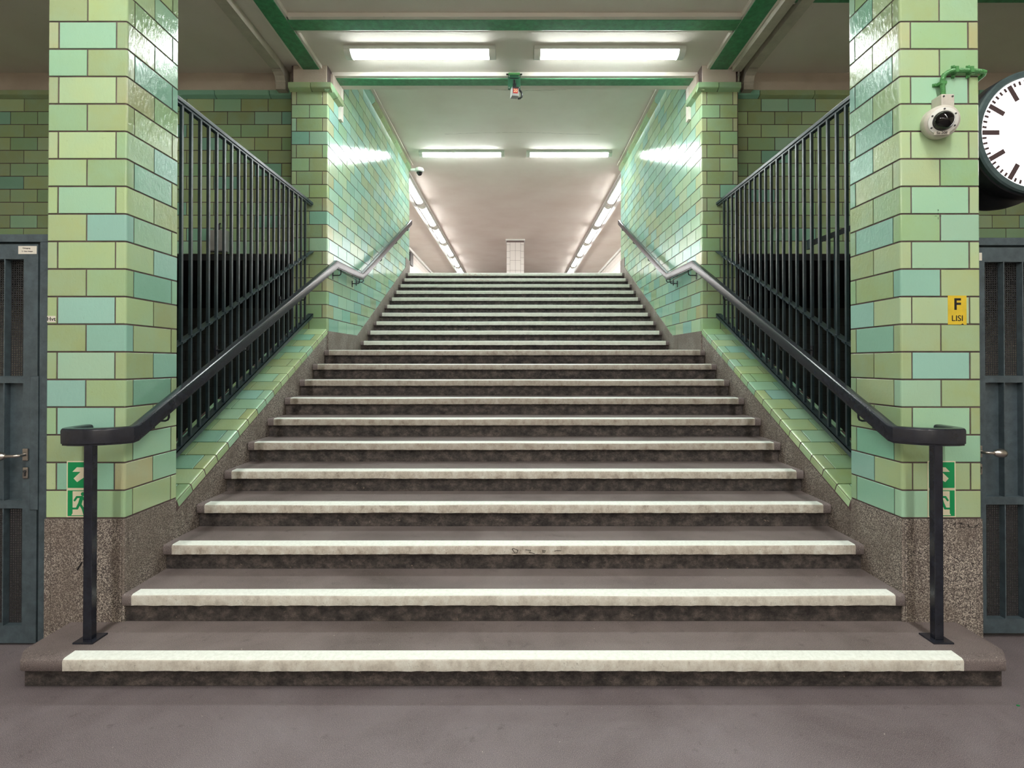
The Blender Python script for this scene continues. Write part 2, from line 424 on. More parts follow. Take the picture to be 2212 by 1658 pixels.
# plaster header above the opening of the stairwell
slab('trim_1', 'cream plaster casing round the green cross beam above the stairs', 'beam', M['ceil'], -W, W, 6.02, 6.32, 4.792, 4.87)
# upper hall
slab('floor_upper', 'dark landing floor of the upper hall', 'floor', M['tread'], -3.6, 3.6, 10.5, 30, 3.0, 3.235)
slab('wall_hall_left', 'white tiled side wall of the upper hall, left', 'wall', M['halltile'], -3.8, -3.6, YW1+0.02, 30, 3.0, ZC2)
slab('wall_hall_right', 'white tiled side wall of the upper hall, right', 'wall', M['halltile'], 3.6, 3.8, YW1+0.02, 30, 3.0, ZC2)
slab('wall_hall_end', 'white tiled end wall of the upper hall', 'wall', M['halltile'], -3.8, 3.8, 30, 30.2, 3.0, ZC2)
for s, nm in ((-1, LE), (1, RI)):
    b = MB(); b.box(s*3.6, s*3.55, YW1+0.05, 30, 5.36, ZC2)
    struct('trim_hall_'+nm, 'pale moulding between hall wall and ceiling, '+nm, 'moulding', data=b.mesh('trim', M['white']))
    slab('wall_return_'+nm, 'end face where the stairwell opens into the hall, '+nm, 'wall', M['halltile'], s*2.5, s*3.7, YW1-0.15, YW1, 3.0, ZC2)
# dark opening seen at the top left of the hall
b = MB(); b.box(-3.6, -3.55, 18.0, 18.5, 4.9, 5.32); t = tag(b.build('display_board', M['black']), 'dark narrow panel high on the left wall of the upper hall', 'panel')

def cornice(parent, s_pts, name='cornice_tile'): pass

COLW_DIM = (1, 5, 4, 1, 1, 5, 0)
for s, nm in ((-1, LE), (1, RI)):
    # ---- stairwell wall with its pier
    w = struct('wall_'+nm, 'glossy green tiled stairwell wall beside the upper flight, '+nm, 'wall')
    b = MB()
    b.box(s*(W+0.001), s*XR, YR+0.001, 6.32, 0, ZC)
    b.box(s*(W+0.001), s*XR, 6.32, YW1, 0, ZC2)
    b.build('wall_core', M['mortar'], w)
    fr = lambda u, v, s=s: SIDE(s, s*W, u, v)
    sl = 0.474; c0 = 1.896-0.474*6.99
    clips = [(0, 1, 1.885), (-sl, 1, c0-0.012), (-1, 0, -YW1)]
    for k in range(8, 31):
        A = k % 2 == 1
        y = YR+(0.2 if A else 0.055)
        if k < 26:       # corner tile turning round the pier
            a, bl = (0.055, 0.2) if A else (0.2, 0.055)
            if s < 0: me = corner_mesh(bl-J/2, a-J/2, PITCH_Z-J)     # local x -> -depth, mirrored below
            # local +x outward = towards stair axis (for the side face), local +y outward = towards camera
            me = corner_mesh(a-J/2, bl-J/2, PITCH_Z-J)
            # leg a lies along local -x (front face), leg bl along local -y (side face)
            ux = (-s, 0, 0); uy = (0, -1, 0)
            m = frame((s*W, YR, Z(k)+J/2), ux, uy, (0, 0, 1))
            o = put(w, me, m, tcol('A' if (A and random.random() < 0.7) else None, COLW_DIM), jig=0)
        else: y = 6.33+(0.12 if A else 0.0)
        first = True
        while y < YW1:
            y1 = min(y+TW, YW1)
            top = Z(k+1) if k < 30 else 5.29
            if not (k >= 26 and y < 6.3):
                lay(w, fr, y, y1, Z(k), top, None, clips, color=tcol(None, (5, 4, 4, 4, 3, 1, 5), pale=0.38))
            y += TW
        # pier front
        if k < 26:
            fx = lambda u, v: FRONT(u, YR, v)
            xo, xi = (-XR, -W) if s < 0 else (W, XR)
            def near(d0, d1, cw=COLW_DIM, col=None):   # distances from the inner corner
                a0, a1 = sorted((s*(W+d0), s*(W+d1)))
                top = Z(k+1)
                return lay(w, fx, a0, a1, Z(k), top, cw, color=col)
            if k >= 8:
                if A:
                    near(0.055, 0.345); near(0.345, XR-W, col=tcol('A') if random.random() < 0.6 else None)
                else: near(0.2, XR-W)
    # outer return face of the pier (faces the side bay)
    b = MB(); b.box(s*XR, s*(XR+0.004), YR, YB, 1.8, 4.54); b.build('pier_return', M['mortar'], w)
    # pier cap: bevelled green tiles
    def captile(a0, a1, axis):
        b = MB(); g = 0.004
        if axis == 'x':   # along the pier front
            x0, x1 = sorted((s*a0, s*a1))
            b.prism([(YR+0.0, 4.540), (YR-0.055, 4.562), (YR-0.06, 4.57), (YR-0.06, 4.622), (YR+0.02, 4.626), (YR+0.02, 4.540)], x0+g, x1-g, 'x')
        else:
            b.prism([(s*W, 4.540), (s*(W-0.055), 4.562), (s*(W-0.06), 4.57), (s*(W-0.06), 4.622), (s*(W+0.02), 4.626), (s*(W+0.02), 4.540)], a0+g, a1-g, 'y')
        o = b.build('cap_tile', M['tile'], w, bevel=0.002); o.color = tcol(random.choice('SYGS')); return o
    captile(W-0.06, W+0.17, 'x'); captile(W+0.17, XR+0.02, 'x'); captile(YR-0.045, 6.06, 'y'); captile(6.06, 6.27, 'y')
    # rough plaster block between cap and ceiling
    b = MB(); b.box(s*(W+0.005), s*(XR-0.02), YR-0.01, 6.02, 4.622, ZC); b.box(s*(W-0.03), s*(W+0.03), YR+0.10, 6.30, 4.63, 4.80)
    b.build('plaster_block', M['wallplaster'], w, bevel=0.008)
    b = MB(); b.box(s*(W-0.035), s*(W+0.01), 6.24, 6.33, 4.40, 4.80); b.build('plaster_jamb', M['ceil'], w, bevel=0.004)
    # long cornice at the head of the stairwell wall
    y = 6.33
    while y < YW1-0.02:
        y1 = min(y+0.46, YW1)
        b = MB(); b.prism([(s*W, 5.29), (s*(W-0.045), 5.325), (s*(W-0.045), 5.385), (s*(W+0.01), 5.39), (s*(W+0.01), 5.29)], y+0.003, y1-0.003, 'y')
        o = b.build('cornice_tile', M['tile'], w, bevel=0.002); o.color = tcol(random.choice('SGYT')); y = y1
    b = MB(); b.box(s*(W-0.075), s*(W+0.01), 6.33, YW1-0.01, 5.405, 5.43); b.box(s*(W-0.03), s*(W+0.01), 6.33, YW1-0.01, 5.38, ZC2)
    b.build('plaster_fillet', M['ceil'], w)
    # granite skirting
    b = MB()
    b.prism([(YR+0.01, 1.0), (YR+0.01, 1.89), (6.99, 1.896), (10.05, 3.347), (10.05, 3.538), (YW1+0.01, 3.54), (YW1+0.01, 1.0)], s*(W-0.012), s*(W+0.02), 'x')
    b.build('granite_skirting', M['granite'], w)

    # ---- back wall of the side bay
    xo = 7.5
    bw = struct('wall_back_'+nm, 'dim green tiled back wall behind the railing, '+nm, 'wall')
    b = MB(); b.box(s*XR, s*xo, YB+0.001, YB+0.30, 2.773, ZC); b.build('wall_core', M['mortar'], bw)
    fb = lambda u, v: FRONT(u, YB, v)
    for k in range(14, 26):
        off = 2.81 if k % 2 == 1 else 2.655
        d = off-2*TW
        while d < 7.5:
            d0, d1 = max(d, XR+0.002), min(d+TW, 7.5)
            if d1 > XR+0.02:
                a0, a1 = sorted((s*d0, s*d1)); lay(bw, fb, a0, a1, Z(k), Z(k+1), COLW_DIM)
            d += TW
    d = XR+0.0
    while d < 7.5:
        w2 = 0.62 if d > XR+0.1 else 0.30
        b = MB(); x0, x1 = sorted((s*d, s*min(d+w2, 7.5)))
        b.prism([(YB, 4.546), (YB-0.045, 4.568), (YB-0.05, 4.575), (YB-0.05, 4.622), (YB+0.01, 4.626), (YB+0.01, 4.546)], x0+0.004, x1-0.004, 'x')
        o = b.build('cornice_tile', M['tile'], bw, bevel=0.002); o.color = tcol('T' if random.random() < 0.6 else 'S'); d += w2
    b = MB(); b.box(s*XR, s*xo, YB-0.012, YB+0.01, 4.626, ZC); b.build('plaster_band', M['wallplaster'], bw)
    # lintel edge under the tiled wall, and the passage behind it, its shade put into dark colours
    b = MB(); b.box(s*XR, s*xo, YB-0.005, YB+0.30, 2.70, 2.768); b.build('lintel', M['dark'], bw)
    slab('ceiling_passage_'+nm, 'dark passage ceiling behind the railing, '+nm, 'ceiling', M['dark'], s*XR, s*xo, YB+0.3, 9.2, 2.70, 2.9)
    pw = struct('wall_passage_'+nm, 'tiled wall coloured dark for shade deep in the passage, '+nm, 'wall')
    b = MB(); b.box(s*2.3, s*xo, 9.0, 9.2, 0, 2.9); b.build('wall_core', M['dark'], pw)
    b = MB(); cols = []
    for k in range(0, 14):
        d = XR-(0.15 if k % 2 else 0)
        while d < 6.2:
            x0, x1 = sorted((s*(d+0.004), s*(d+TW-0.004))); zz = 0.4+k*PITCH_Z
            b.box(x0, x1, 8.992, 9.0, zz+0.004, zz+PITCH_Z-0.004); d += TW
    o = b.build('tile', plain('shaded_green_tile_'+nm, (30, 40, 38), 0.4), pw); o['kind'] = 'stuff'

# ------------------------------------------------------------------ front pillars
def pillar(s, nm, fr_codes, sd_codes):
    t = thing('tiled_pillar', 'square green tiled pillar on a granite base, %s of the stairs' % nm, 'pillar', None, (s*(W+XP)/2, (YP0+YP1)/2, 0))
    t.location = (0, 0, 0)
    b = MB(); b.box(s*(W+0.001), s*(XP-0.001), YP0+0.001, YP1-0.001, 0.70, ZC); b.build('pillar_core', M['mortar'], t)
    # granite base of four slabs
    g = 0.0015; h = 0.699
    x0, x1 = sorted((s*(W-0.006), s*(XP+0.006)))
    bx('granite_slab', t, M['granite'], s*(W+0.012), s*(XP-0.03), YP0-0.006, YP0+0.06, 0.0, h, 0.003)
    bx('granite_slab', t, M['granite'], s*(XP-0.028), s*(XP+0.006), YP0-0.005, YP1, 0.0, h, 0.003)
    bx('granite_slab', t, M['granite'], s*(W-0.004), s*(W+0.011), YP0-0.004, YP1-0.002, 0.0, h, 0.003)
    bx('granite_slab', t, M['granite'], s*(W+0.012), s*(XP-0.03), YP1-0.05, YP1, 0.0, h, 0.003)
    for k in range(0, 28):
        A = k % 2 == 1
        fc = fr_codes.get(k); sc_ = sd_codes.get(k)
        top = min(Z(k+1), ZC)
        h = top-Z(k)-J
        if h < 0.03: continue
        zb = Z(k)+J/2
        # inner front corner: leg a on the front, bl on the side
        a, bl = (0.055, (YP1-YP0)/2) if A else ((XP-W)/2, 0.055)
        fc_in = fc[-1] if (fc and s < 0) else (fc[0] if fc else None)
        fc_out = fc[0] if (fc and s < 0) else (fc[-1] if fc else None)
        put(t, corner_mesh(a-J/2, bl-J/2, h), frame((s*W, YP0, zb), (-s, 0, 0), (0, -1, 0), (0, 0, 1)), tcol(fc_in), jig=0)
        a2 = 0.055 if A else (XP-W)/2
        bo = (YP1-YP0)/2 if A else 0.055
        put(t, corner_mesh(a2-J/2, bo-J/2, h), frame((s*XP, YP0, zb), (s, 0, 0), (0, -1, 0), (0, 0, 1)), tcol(fc_out), jig=0)
        # rear corners
        put(t, corner_mesh(a-J/2, bl-J/2, h), frame((s*W, YP1, zb), (-s, 0, 0), (0, 1, 0), (0, 0, 1)), tcol(sc_[-1] if sc_ else None), jig=0)
        put(t, corner_mesh(a2-J/2, bo-J/2, h), frame((s*XP, YP1, zb), (s, 0, 0), (0, 1, 0), (0, 0, 1)), tcol(), jig=0)
        if A:
            x0, x1 = sorted((s*(W+0.055), s*(XP-0.055)))
            lay(t, lambda u, v: FRONT(u, YP0, v), x0, x1, Z(k), top, None, color=tcol(fc[1] if fc else None))
            lay(t, lambda u, v: frame((u, YP1, v), (1, 0, 0), (0, 0, 1), (0, 1, 0)), x0, x1, Z(k), top, None)
        else:
            lay(t, lambda u, v: SIDE(s, s*W, u, v), YP0+0.055, YP1-0.055, Z(k), top, None, color=tcol(sc_[1] if sc_ else None))
            lay(t, lambda u, v: frame((s*XP, u, v), (0, 1, 0), (0, 0, 1), (s, 0, 0)), YP0+0.055, YP1-0.055, Z(k), top, None)
    return t
pillar(-1, LE, LFRONT, LSIDE)
pillar(1, RI, RFRONT, RSIDE)

# ------------------------------------------------------------------ staircase
R_, T_, RU, TU = 0.1524, 0.33, 0.1566, 0.3247
st = thing('staircase', 'wide dark staircase of twenty one steps with white painted edges', 'stairs')
steps = []
for i in range(1, 22):
    if i <= 11: steps.append((2.826+(i-2)*T_-(0.006 if i == 1 else 0), i*R_, i))
    else: steps.append((7.125+(i-12)*TU, 11*R_+(i-11)*RU, i))
rs = random.Random(3)
def wob(x, seed, amp):
    return amp*(math.sin(x*1.3+seed)+0.5*math.sin(x*3.7+seed*2.1)+0.25*math.sin(x*9.1+seed*3.3))
for idx, (yf, zt, i) in enumerate(steps):
    last = idx == 20
    yn = steps[idx+1][0]+0.06 if not last else 10.56
    hw = W-0.004
    if i == 1: hw = 2.355
    zp = steps[idx-1][1] if idx else 0.0
    NS = 84
    # tread slab with a worn, slightly wavy nosing
    b = MB(); rings = []
    for q in range(NS+1):
        x = -hw+2*hw*q/NS
        wv = wob(x, i*1.7, 0.0016); sag = -0.003*math.exp(-((abs(x)-0.9)/0.7)**2)
        yy = yf; r = 0.012
        z2 = zt
        if i == 1:
            e = hw-abs(x)
            if e < 0.075: yy = yf+0.075-math.sqrt(max(0, 0.075**2-(0.075-e)**2))
        zf = zt+wv+sag-0.004
        rings.append([Vector(p) for p in ((x, yn if i > 1 else YP0+0.03, zt), (x, yy+0.075, zt), (x, yy+0.012, zt+wv*0.6+sag*0.6-0.001), (x, yy+0.003, zf-0.001), (x, yy, zf-0.006), (x, yy+0.001, zt-0.052+wv), (x, yy+0.006, zt-0.060), (x, yn if i > 1 else YP0+0.03, zt-0.060))])
    if i == 1:   # rounded side ends, then the strip between the pillars
        b.loft(rings, True, True)
        b.box(-W+0.01, W-0.01, YP0+0.03, yn, zt-0.06, zt)
    else: b.loft(rings, True, True)
    tr = b.build('tread', M['tread'], st, smooth=True)
    # painted edge
    ew = (2.10 if i == 1 else W-0.055)
    b = MB(); rings = []
    for q in range(NS*2+1):
        x = -ew+2*ew*q/(NS*2)
        wv = wob(x, i*1.7, 0.0016); sag = -0.003*math.exp(-((abs(x)-0.9)/0.7)**2); o = 0.0016
        zf = zt+wv+sag-0.004; low = zt-0.057+rs.uniform(-0.0015, 0.0022)+max(0, wob(x*2.3, i, 0.0014))
        back = 0.072+wob(x, i*0.7, 0.0006)
        rings.append([Vector(p) for p in ((x, yf+back, zt-0.002), (x, yf+back, zt+o), (x, yf+0.012, zt+wv*0.6+sag*0.6-0.001+o), (x, yf+0.003-o*0.6, zf-0.001+o*0.7), (x, yf-o, zf-0.006), (x, yf+0.001-o, low), (x, yf+0.004, low))])
    b.loft(rings, False, False)
    e = b.build('edge_stripe', M['stripe2' if i > 11 else ('stripe3' if i < 3 else ('stripe' if i < 6 else 'stripe4'))], tr, smooth=True)  # upper flight whiter, middle steps browner
    # riser
    rh = 2.318 if i == 1 else W-0.003
    y0 = yf+(0.045 if i == 1 else 0.03)
    b = MB(); b.box(-rh, rh, y0, (y0+0.10 if i > 1 else YP0-0.012), (zp-0.001 if i > 1 else 0), zt-0.058)
    b.build('riser', M['riser'], st, bevel=0.004)
    if i == 12: pass
# landing slab under step 11 is part of its tread; carriage below
b = MB()
prof = [(2.95, 0.0)]
for (yf, zt, i) in steps: prof += [(yf+0.12, zt-R_-0.02 if i <= 11 else zt-RU-0.02), (yf+0.12, zt-0.065)]
prof += [(10.5, steps[-1][1]-0.065), (10.5, 0.0)]
b.prism(prof, -W+0.02, W-0.02, 'x'); b.build('carriage', M['riser'], st)
# pen scribbles on the third edge and faint red ones at the top
def scribble(parent, pts, m, r=0.0016):
    b = MB(); b.tube(pts, r, 5); return b.build('scribble', m, parent)
y3 = steps[2][0]-0.0022; z3 = steps[2][1]
treads = [o for o in st.children if o.name.startswith('tread')]
PX = lambda u, v, y: ((u-1114)*y/F+CX, y, CZ-(v-785)*y/F)
for pl in ([(1106,1184),(1110,1183),(1119,1187),(1117,1192),(1112,1193),(1109,1188),(1106,1185)], [(1135,1186),(1147,1187),(1143,1191),(1155,1194)], [(1171,1187),(1179,1188),(1177,1191),(1171,1190)], [(1197,1189),(1204,1187),(1212,1188)]):
    scribble(treads[2], [PX(u, v, y3) for u, v in pl], M['ink'])
for row, (k, v) in enumerate(((20, 593), (19, 605))):
    yy = steps[k][0]-0.002
    for u0 in (1000, 1012, 1024, 1036, 1048):
        scribble(treads[k], [PX(u0, v+rs.uniform(-1, 1), yy), PX(u0+3, v-1.2, yy), PX(u0+6, v+1.2, yy), PX(u0+8, v, yy)], M['ink2'], 0.002)

# ------------------------------------------------------------------ cheek walls with sloping tiled coping
def lip(y): return 0.624+(y-3.27)*0.4726
def cop(y): return 0.683+(y-3.27)*0.4684
for s, nm in ((-1, LE), (1, RI)):
    t = thing('stair_cheek_wall', 'granite cheek wall with sloping green tile coping, %s of lower flight' % nm, 'low wall')
    b = MB(); b.prism([(YP1+0.001, 0.0), (YP1+0.001, lip(YP1)), (YR-0.001, lip(YR)), (YR-0.001, 0.0)], s*W, s*(W+0.40), 'x')
    b.build('granite_body', M['granite'], t)
    b = MB(); b.prism([(YP1+0.002, lip(YP1)-0.01), (YP1+0.002, cop(YP1)-0.004), (YR-0.002, cop(YR)-0.004), (YR-0.002, lip(YR)-0.01)], s*(W-0.0015), s*(W+0.398), 'x')
    b.build('mortar_bed', M['mortar'], t)
    ang = math.atan(0.4684); N = 18; dy = (YR-YP1)/N; L = dy/math.cos(ang)
    du = Vector((0, math.cos(ang), math.sin(ang))); dn = Vector((0, -math.sin(ang), math.cos(ang)))
    for k in range(N):
        y = YP1+k*dy
        org = Vector((s*W, y, cop(y)))+du*(J/2)
        a, rest = ((0.21, 0.40) if k % 2 else (0.075, 0.375))
        # lip tile: leg a across the top (local -x outward from the stairs), leg .055 down the face
        me = corner_mesh(a-J/2, 0.052, L-J, r=0.014)
        m = frame(org, (-s, 0, 0), tuple(dn), tuple(du))
        put(t, me, m, tcol(random.choice('MGCYCY')), jig=0)
        for a0, a1 in ([(a, rest)] if k % 2 else [(a, 0.375)]):
            p = rect(0, a1-a0-J, 0, L-J)
            m = frame(org+Vector((s*(a0+J/2), 0, 0)), (s, 0, 0), tuple(du), tuple(dn))
            put(t, tile_mesh(p), m, tcol(random.choice('MGTYCMB')))

# ------------------------------------------------------------------ sweeps for the handrails
def sweep(path, prof):
    """prof in (side, up); the rings stay upright, mitred in plan"""
    P = [Vector(p) for p in path]; rings = []
    last = None
    for i, p in enumerate(P):
        d1 = (P[i]-P[i-1]) if i else (P[1]-P[0]); d2 = (P[i+1]-P[i]) if i < len(P)-1 else d1
        h1 = Vector((d1.x, d1.y)); h2 = Vector((d2.x, d2.y)); h1.normalize(); h2.normalize()
        bis = (h1+h2).normalized(); c = max(0.5, bis.dot(h1)); side = Vector((bis.y, -bis.x, 0))/c
        rings.append([p+side*a+Vector((0, 0, bz)) for a, bz in prof])
    return rings
RAILP = [(-0.026, -0.0765), (-0.027, -0.014), (-0.025, -0.007), (-0.020, -0.0025), (-0.010, 0), (0.010, 0), (0.020, -0.0025), (0.025, -0.007), (0.027, -0.014), (0.026, -0.0765), (0.0235, -0.079), (-0.0235, -0.079)]
FLATP = [(-0.021, -0.0785), (0.021, -0.0785), (0.021, -0.087), (-0.021, -0.087)]
for s, nm in ((-1, LE), (1, RI)):
    X = 1.98
    t = thing('handrail', 'black painted handrail curling back to the pillar at its foot, %s side' % nm, 'handrail')
    zt = 1.205
    plan = [(2.268, YP0-0.008), (2.268, 2.735), (2.262, 2.705), (2.246, 2.684), (2.215, 2.672), (2.16, 2.668), (2.11, 2.674), (2.06, 2.694), (2.015, 2.727), (X+0.005, 2.765)]
    path = [(s*x, y, zt) for x, y in plan]+[(s*X, 2.79, 1.212), (s*X, 5.889, 2.67), (s*X, 6.858, 2.69), (s*X, 10.09, 4.248)]
    b = MB(); b.loft(sweep(path, RAILP)); b.build('rail', M['rail'], t, smooth=20)
    b = MB(); b.loft(sweep(path, FLATP)); b.build('rail_strip', M['rail'], t)
    px, py = 2.112, 2.664
    b = MB(); b.box(s*(px-0.021), s*(px+0.021), py-0.018, py+0.018, R_+0.008, zt-0.085); b.build('post', M['rail'], t, bevel=0.003)
    b = MB(); b.box(s*(px-0.05), s*(px+0.05), py-0.045, py+0.055, R_-0.001, R_+0.008); b.build('base_plate', M['rail'], t, bevel=0.002)
    def railz(y): return (1.207+(y-2.777)*0.470) if y < 5.889 else (2.67+(y-5.889)*0.0206 if y < 6.858 else 2.69+(y-6.858)*0.482)
    for y, wx in ((3.06, W), (3.97, 2.225), (5.04, 2.225), (6.06, W), (6.78, W), (6.95, W), (7.9, W), (8.9, W), (9.85, W)):
        z = railz(y)-0.086
        b = MB(); b.tube([(s*X, y, z), (s*X, y, z-0.035), (s*(X+0.006), y, z-0.048), (s*(X+0.02), y, z-0.054), (s*(wx-0.004), y, z-0.054)], 0.006, 8)
        b.box(s*(wx-0.008), s*wx, y-0.014, y+0.014, z-0.10, z-0.02)
        b.build('bracket', M['rail'], t, smooth=True)

# ------------------------------------------------------------------ side railings above the cheek walls
for s, nm in ((-1, LE), (1, RI)):
    t = thing('metal_railing', 'tall dark metal railing of upright bars above the %s coping' % nm, 'railing')
    X = 2.236
    lo = lambda y: 0.907+(y-3.52)*0.481
    mid = lambda y: 1.639+(y-3.52)*0.475
    y0, y1 = YP1+0.002, 5.886
    b = MB(); b.box(s*(X-0.006), s*(X+0.044), y0, y1, 3.285, 3.312); b.box(s*(X+0.002), s*(X+0.036), y0, y1-0.01, 3.268, 3.285); b.build('top_rail', M['bars'], t, bevel=0.003)
    b = MB(); b.prism([(y0, mid(y0)), (y1, mid(y1)), (y1, mid(y1)+0.010), (y0, mid(y0)+0.010)], s*(X-0.012), s*(X+0.038), 'x'); b.build('middle_rail', M['bars'], t)
    b = MB(); b.prism([(y0, lo(y0)), (y1-0.01, lo(y1-0.01)), (y1-0.01, lo(y1-0.01)+0.042), (y0, lo(y0)+0.042)], s*(X-0.012), s*(X-0.004), 'x')
    b.prism([(y0, lo(y0)+0.034), (y1-0.01, lo(y1-0.01)+0.034), (y1-0.01, lo(y1-0.01)+0.042), (y0, lo(y0)+0.042)], s*(X-0.012), s*(X+0.045), 'x'); b.build('bottom_rail', M['bars'], t)
    me = None
    for k in range(24):
        y = 3.26+0.1055*k
        if y < y0: continue
        b = MB(); b.box(s*X, s*(X+0.019), y, y+0.019, lo(y)+0.036, 3.270); o = b.build('baluster', M['bars'], t)
        b = MB(); ym = y+0.0095; b.prism([(y-0.012, mid(y-0.012)-0.004), (y+0.031, mid(y+0.031)-0.004), (y+0.031, mid(y+0.031)+0.014), (y-0.012, mid(y-0.012)+0.014)], s*(X-0.017), s*(X-0.011), 'x'); b.build('collar', M['bars'], o, bevel=0.001)
    for yy in (3.295, 5.845-0.0):
        b = MB(); b.box(s*(X+0.0), s*(X+0.03), yy, yy+0.012, lo(yy)+0.03, lo(yy)+0.045+(0.0)); b.build('end_plate', M['bars'], t)

# wide post and sloping brace in the right-hand bay
t = thing('service_handrail', 'dark sloping metal rail on a flat post behind the right railing', 'handrail')
b = MB(); b.box(3.02, 3.055, 5.0, 5.03, 0, 2.73); b.build('post', M['bars'], t, bevel=0.002)
b = MB(); b.prism([(2.80, 2.635), (3.75, 3.00), (3.75, 3.055), (2.80, 2.69)], 4.985, 5.03, 'y'); b.build('rail', M['bars'], t)
b = MB(); b.box(2.78, 2.80, 4.97, 5.06, 2.61, 2.70); b.build('end_plate', M['bars'], t)
b = MB(); b.box(3.72, 3.755, 5.0, 5.03, 0, 3.02); b.build('post', M['bars'], t, bevel=0.002)
# grey box on the left back wall
t = thing('junction_box', 'pale grey wall box behind the left railing', 'box', None)
b = MB(); b.box(-3.455, -3.245, YB-0.09, YB-0.006, 2.79, 3.03); b.build('housing', M['cabinet'], t, bevel=0.006)
b = MB(); b.box(-3.445, -3.255, YB-0.097, YB-0.09, 2.80, 3.02); b.build('cover', M['cabinet'], t, bevel=0.003)
b = MB(); b.tube([(-3.35, YB-0.03, 3.03), (-3.35, YB-0.03, 3.1), (-3.35, YB-0.006, 3.12)], 0.01, 8); b.build('cable', M['black'], t, smooth=True)

# ------------------------------------------------------------------ green beams and ducts under the ceiling
def beam(label, name, x0, x1, y0, y1, z=4.787, th=0.014, casing=None):
    t = thing(name, label, 'beam')
    bx('flange', t, M['green'], x0, x1, y0, y1, z, z+th, 0.003)
    if casing: bx('casing', t, M['ceil'], *casing, bevel=0.006)
    return t
beam('green cross beam on the ceiling nearest the camera, above the lamps', 'ceiling_beam', -2.16, 2.16, 5.035, 5.19, casing=(-2.16, 2.16, 4.99, 5.235, 4.793, ZC))
beam('green cross beam joining the tops of the two rear piers', 'ceiling_beam', -W+0.032, W-0.032, 6.07, 6.22, z=4.784)
beam('green beam running into the depth above the left railing', 'ceiling_beam', -2.345, -2.165, -3.0, 5.885, casing=(-2.375, -2.135, -3.0, 5.885, 4.793, ZC))
beam('green beam running into the depth above the right railing', 'ceiling_beam', 2.165, 2.362, -3.0, 5.885, casing=(2.135, 2.392, -3.0, 5.885, 4.793, ZC))
beam('green cross beam over the right side bay at the top edge', 'ceiling_beam', 2.40, 7.4, 4.63, 4.79, casing=(2.40, 7.4, 4.60, 4.82, 4.793, ZC))
for s, nm in ((-1, LE), (1, RI)):
    t = thing('cable_duct', 'cream cable duct along the ceiling bending down the %s back wall' % nm, 'duct')
    xa, xb = s*2.555, s*2.665
    b = MB(); b.prism([(-3.0, ZC), (-3.0, 4.75), (5.78, 4.75), (5.80, ZC)], xa, xb, 'x'); b.build('duct_run', M['duct'], t)
    bx('duct_edge', t, M['duct'], s*2.547, s*2.556, -3.0, 5.78, 4.742, 4.83)
    prof_o = [(5.80, 4.75), (5.84, 4.742), (5.88, 4.72), (5.905, 4.68), (5.915, 4.63), (5.915, 4.585)]
    prof = prof_o+[(YB-0.051, 4.585), (YB-0.02, 4.63), (YB-0.02, ZC), (5.80, ZC)]
    b = MB(); b.prism(prof, xa, xb, 'x'); b.build('duct_elbow', M['duct'], t, bevel=0.002)
    bx('joint_cover', t, M['duct'], xa-s*0.004, xb+s*0.004, 5.905, 5.95, 4.66, 4.672)
t = thing('cable_tray', 'pale metal cable tray close beside the green beam, above right railing', 'cable tray')
bx('tray', t, M['duct'], 2.392, 2.49, -3.0, 5.83, 4.735, ZC-0.001, 0.003)
b = MB(); b.tube([(2.46, 5.82, 4.735), (2.46, 5.82, 4.626)], 0.008, 8); b.tube([(2.46, 5.82, 4.70), (2.46, 5.82, 4.685)], 0.014, 8); b.build('threaded_rod', M['steel'], t, smooth=True)

# plaster cracks across the upper ceiling
for y, x0, x1, sd in ((7.58, -1.75, 1.7, 1), (9.05, -1.2, 1.45, 5)):
    b = MB(); rr = random.Random(sd); n = 90; top = []
    ph = 0
    for q in range(n+1):
        x = x0+(x1-x0)*q/n; ph += rr.uniform(-0.008, 0.008); ph *= 0.93; wd = rr.uniform(0.0008, 0.0035)
        top.append([(x, y+ph+0.03*math.sin(x*2+sd)-wd, ZC2-0.0012), (x, y+ph+0.03*math.sin(x*2+sd)+wd, ZC2-0.0012)])
    for q in range(n): b.add([top[q][0], top[q+1][0], top[q+1][1], top[q][1]], [(0, 1, 2, 3)])
    o = b.build('trim_crack', M['crack']); o['kind'] = 'structure'; o['label'] = 'thin crack across the stairwell ceiling plaster, %s' % ('by the beam' if y < 8 else 'by the lamps'); o['category'] = 'crack'

# ------------------------------------------------------------------ lamps
def lamp_meshes(Lh, gm, key):
    """tube lamp along local x, top at local z=0; three parts"""
    w = 0.092
    b = MB(); b.box(-Lh, Lh, -w, w, -0.038, 0.0); hous = b.mesh('lamp_housing', M['white'], bevel=0.003)
    arc = [(-0.083, -0.020)]+[(0.083*-math.cos(math.pi*k/10), -0.030-0.052*math.sin(math.pi*k/10)) for k in range(0, 11)]+[(0.083, -0.020)]
    arcs = arc
    def ext(x0, x1, sc_, nm, m):
        b = MB(); pts = [(p[0]*sc_, (p[1]+0.02)*sc_-0.02) for p in arcs]
        b.prism([(p[0], p[1]) for p in pts], x0, x1, 'x'); return b.mesh(nm, m, smooth=True)
    lens = ext(-Lh+0.068, Lh-0.068, 0.97, 'lens', gm)
    cap0 = ext(-Lh, -Lh+0.068, 1.06, 'end_cap', M['lampend']); cap1 = ext(Lh-0.068, Lh, 1.06, 'end_cap', M['lampend'])
    return [('lamp_housing', hous), ('lens', lens), ('end_cap', cap0), ('end_cap', cap1)]
def lamp(parts, x, y, z, rot, label, group=None, name='ceiling_lamp'):
    t = thing(name, label, 'lamp', group, (x, y, z)); t.rotation_euler = (0, 0, rot)
    for nm, me in parts: link(nm, me, t)
    return t
LS = lamp_meshes(0.79, M['stairglow'], 's'); LH = lamp_meshes(0.88, M['hallglow'], 'h'); LP = lamp_meshes(0.79, M['platglow'], 'p')
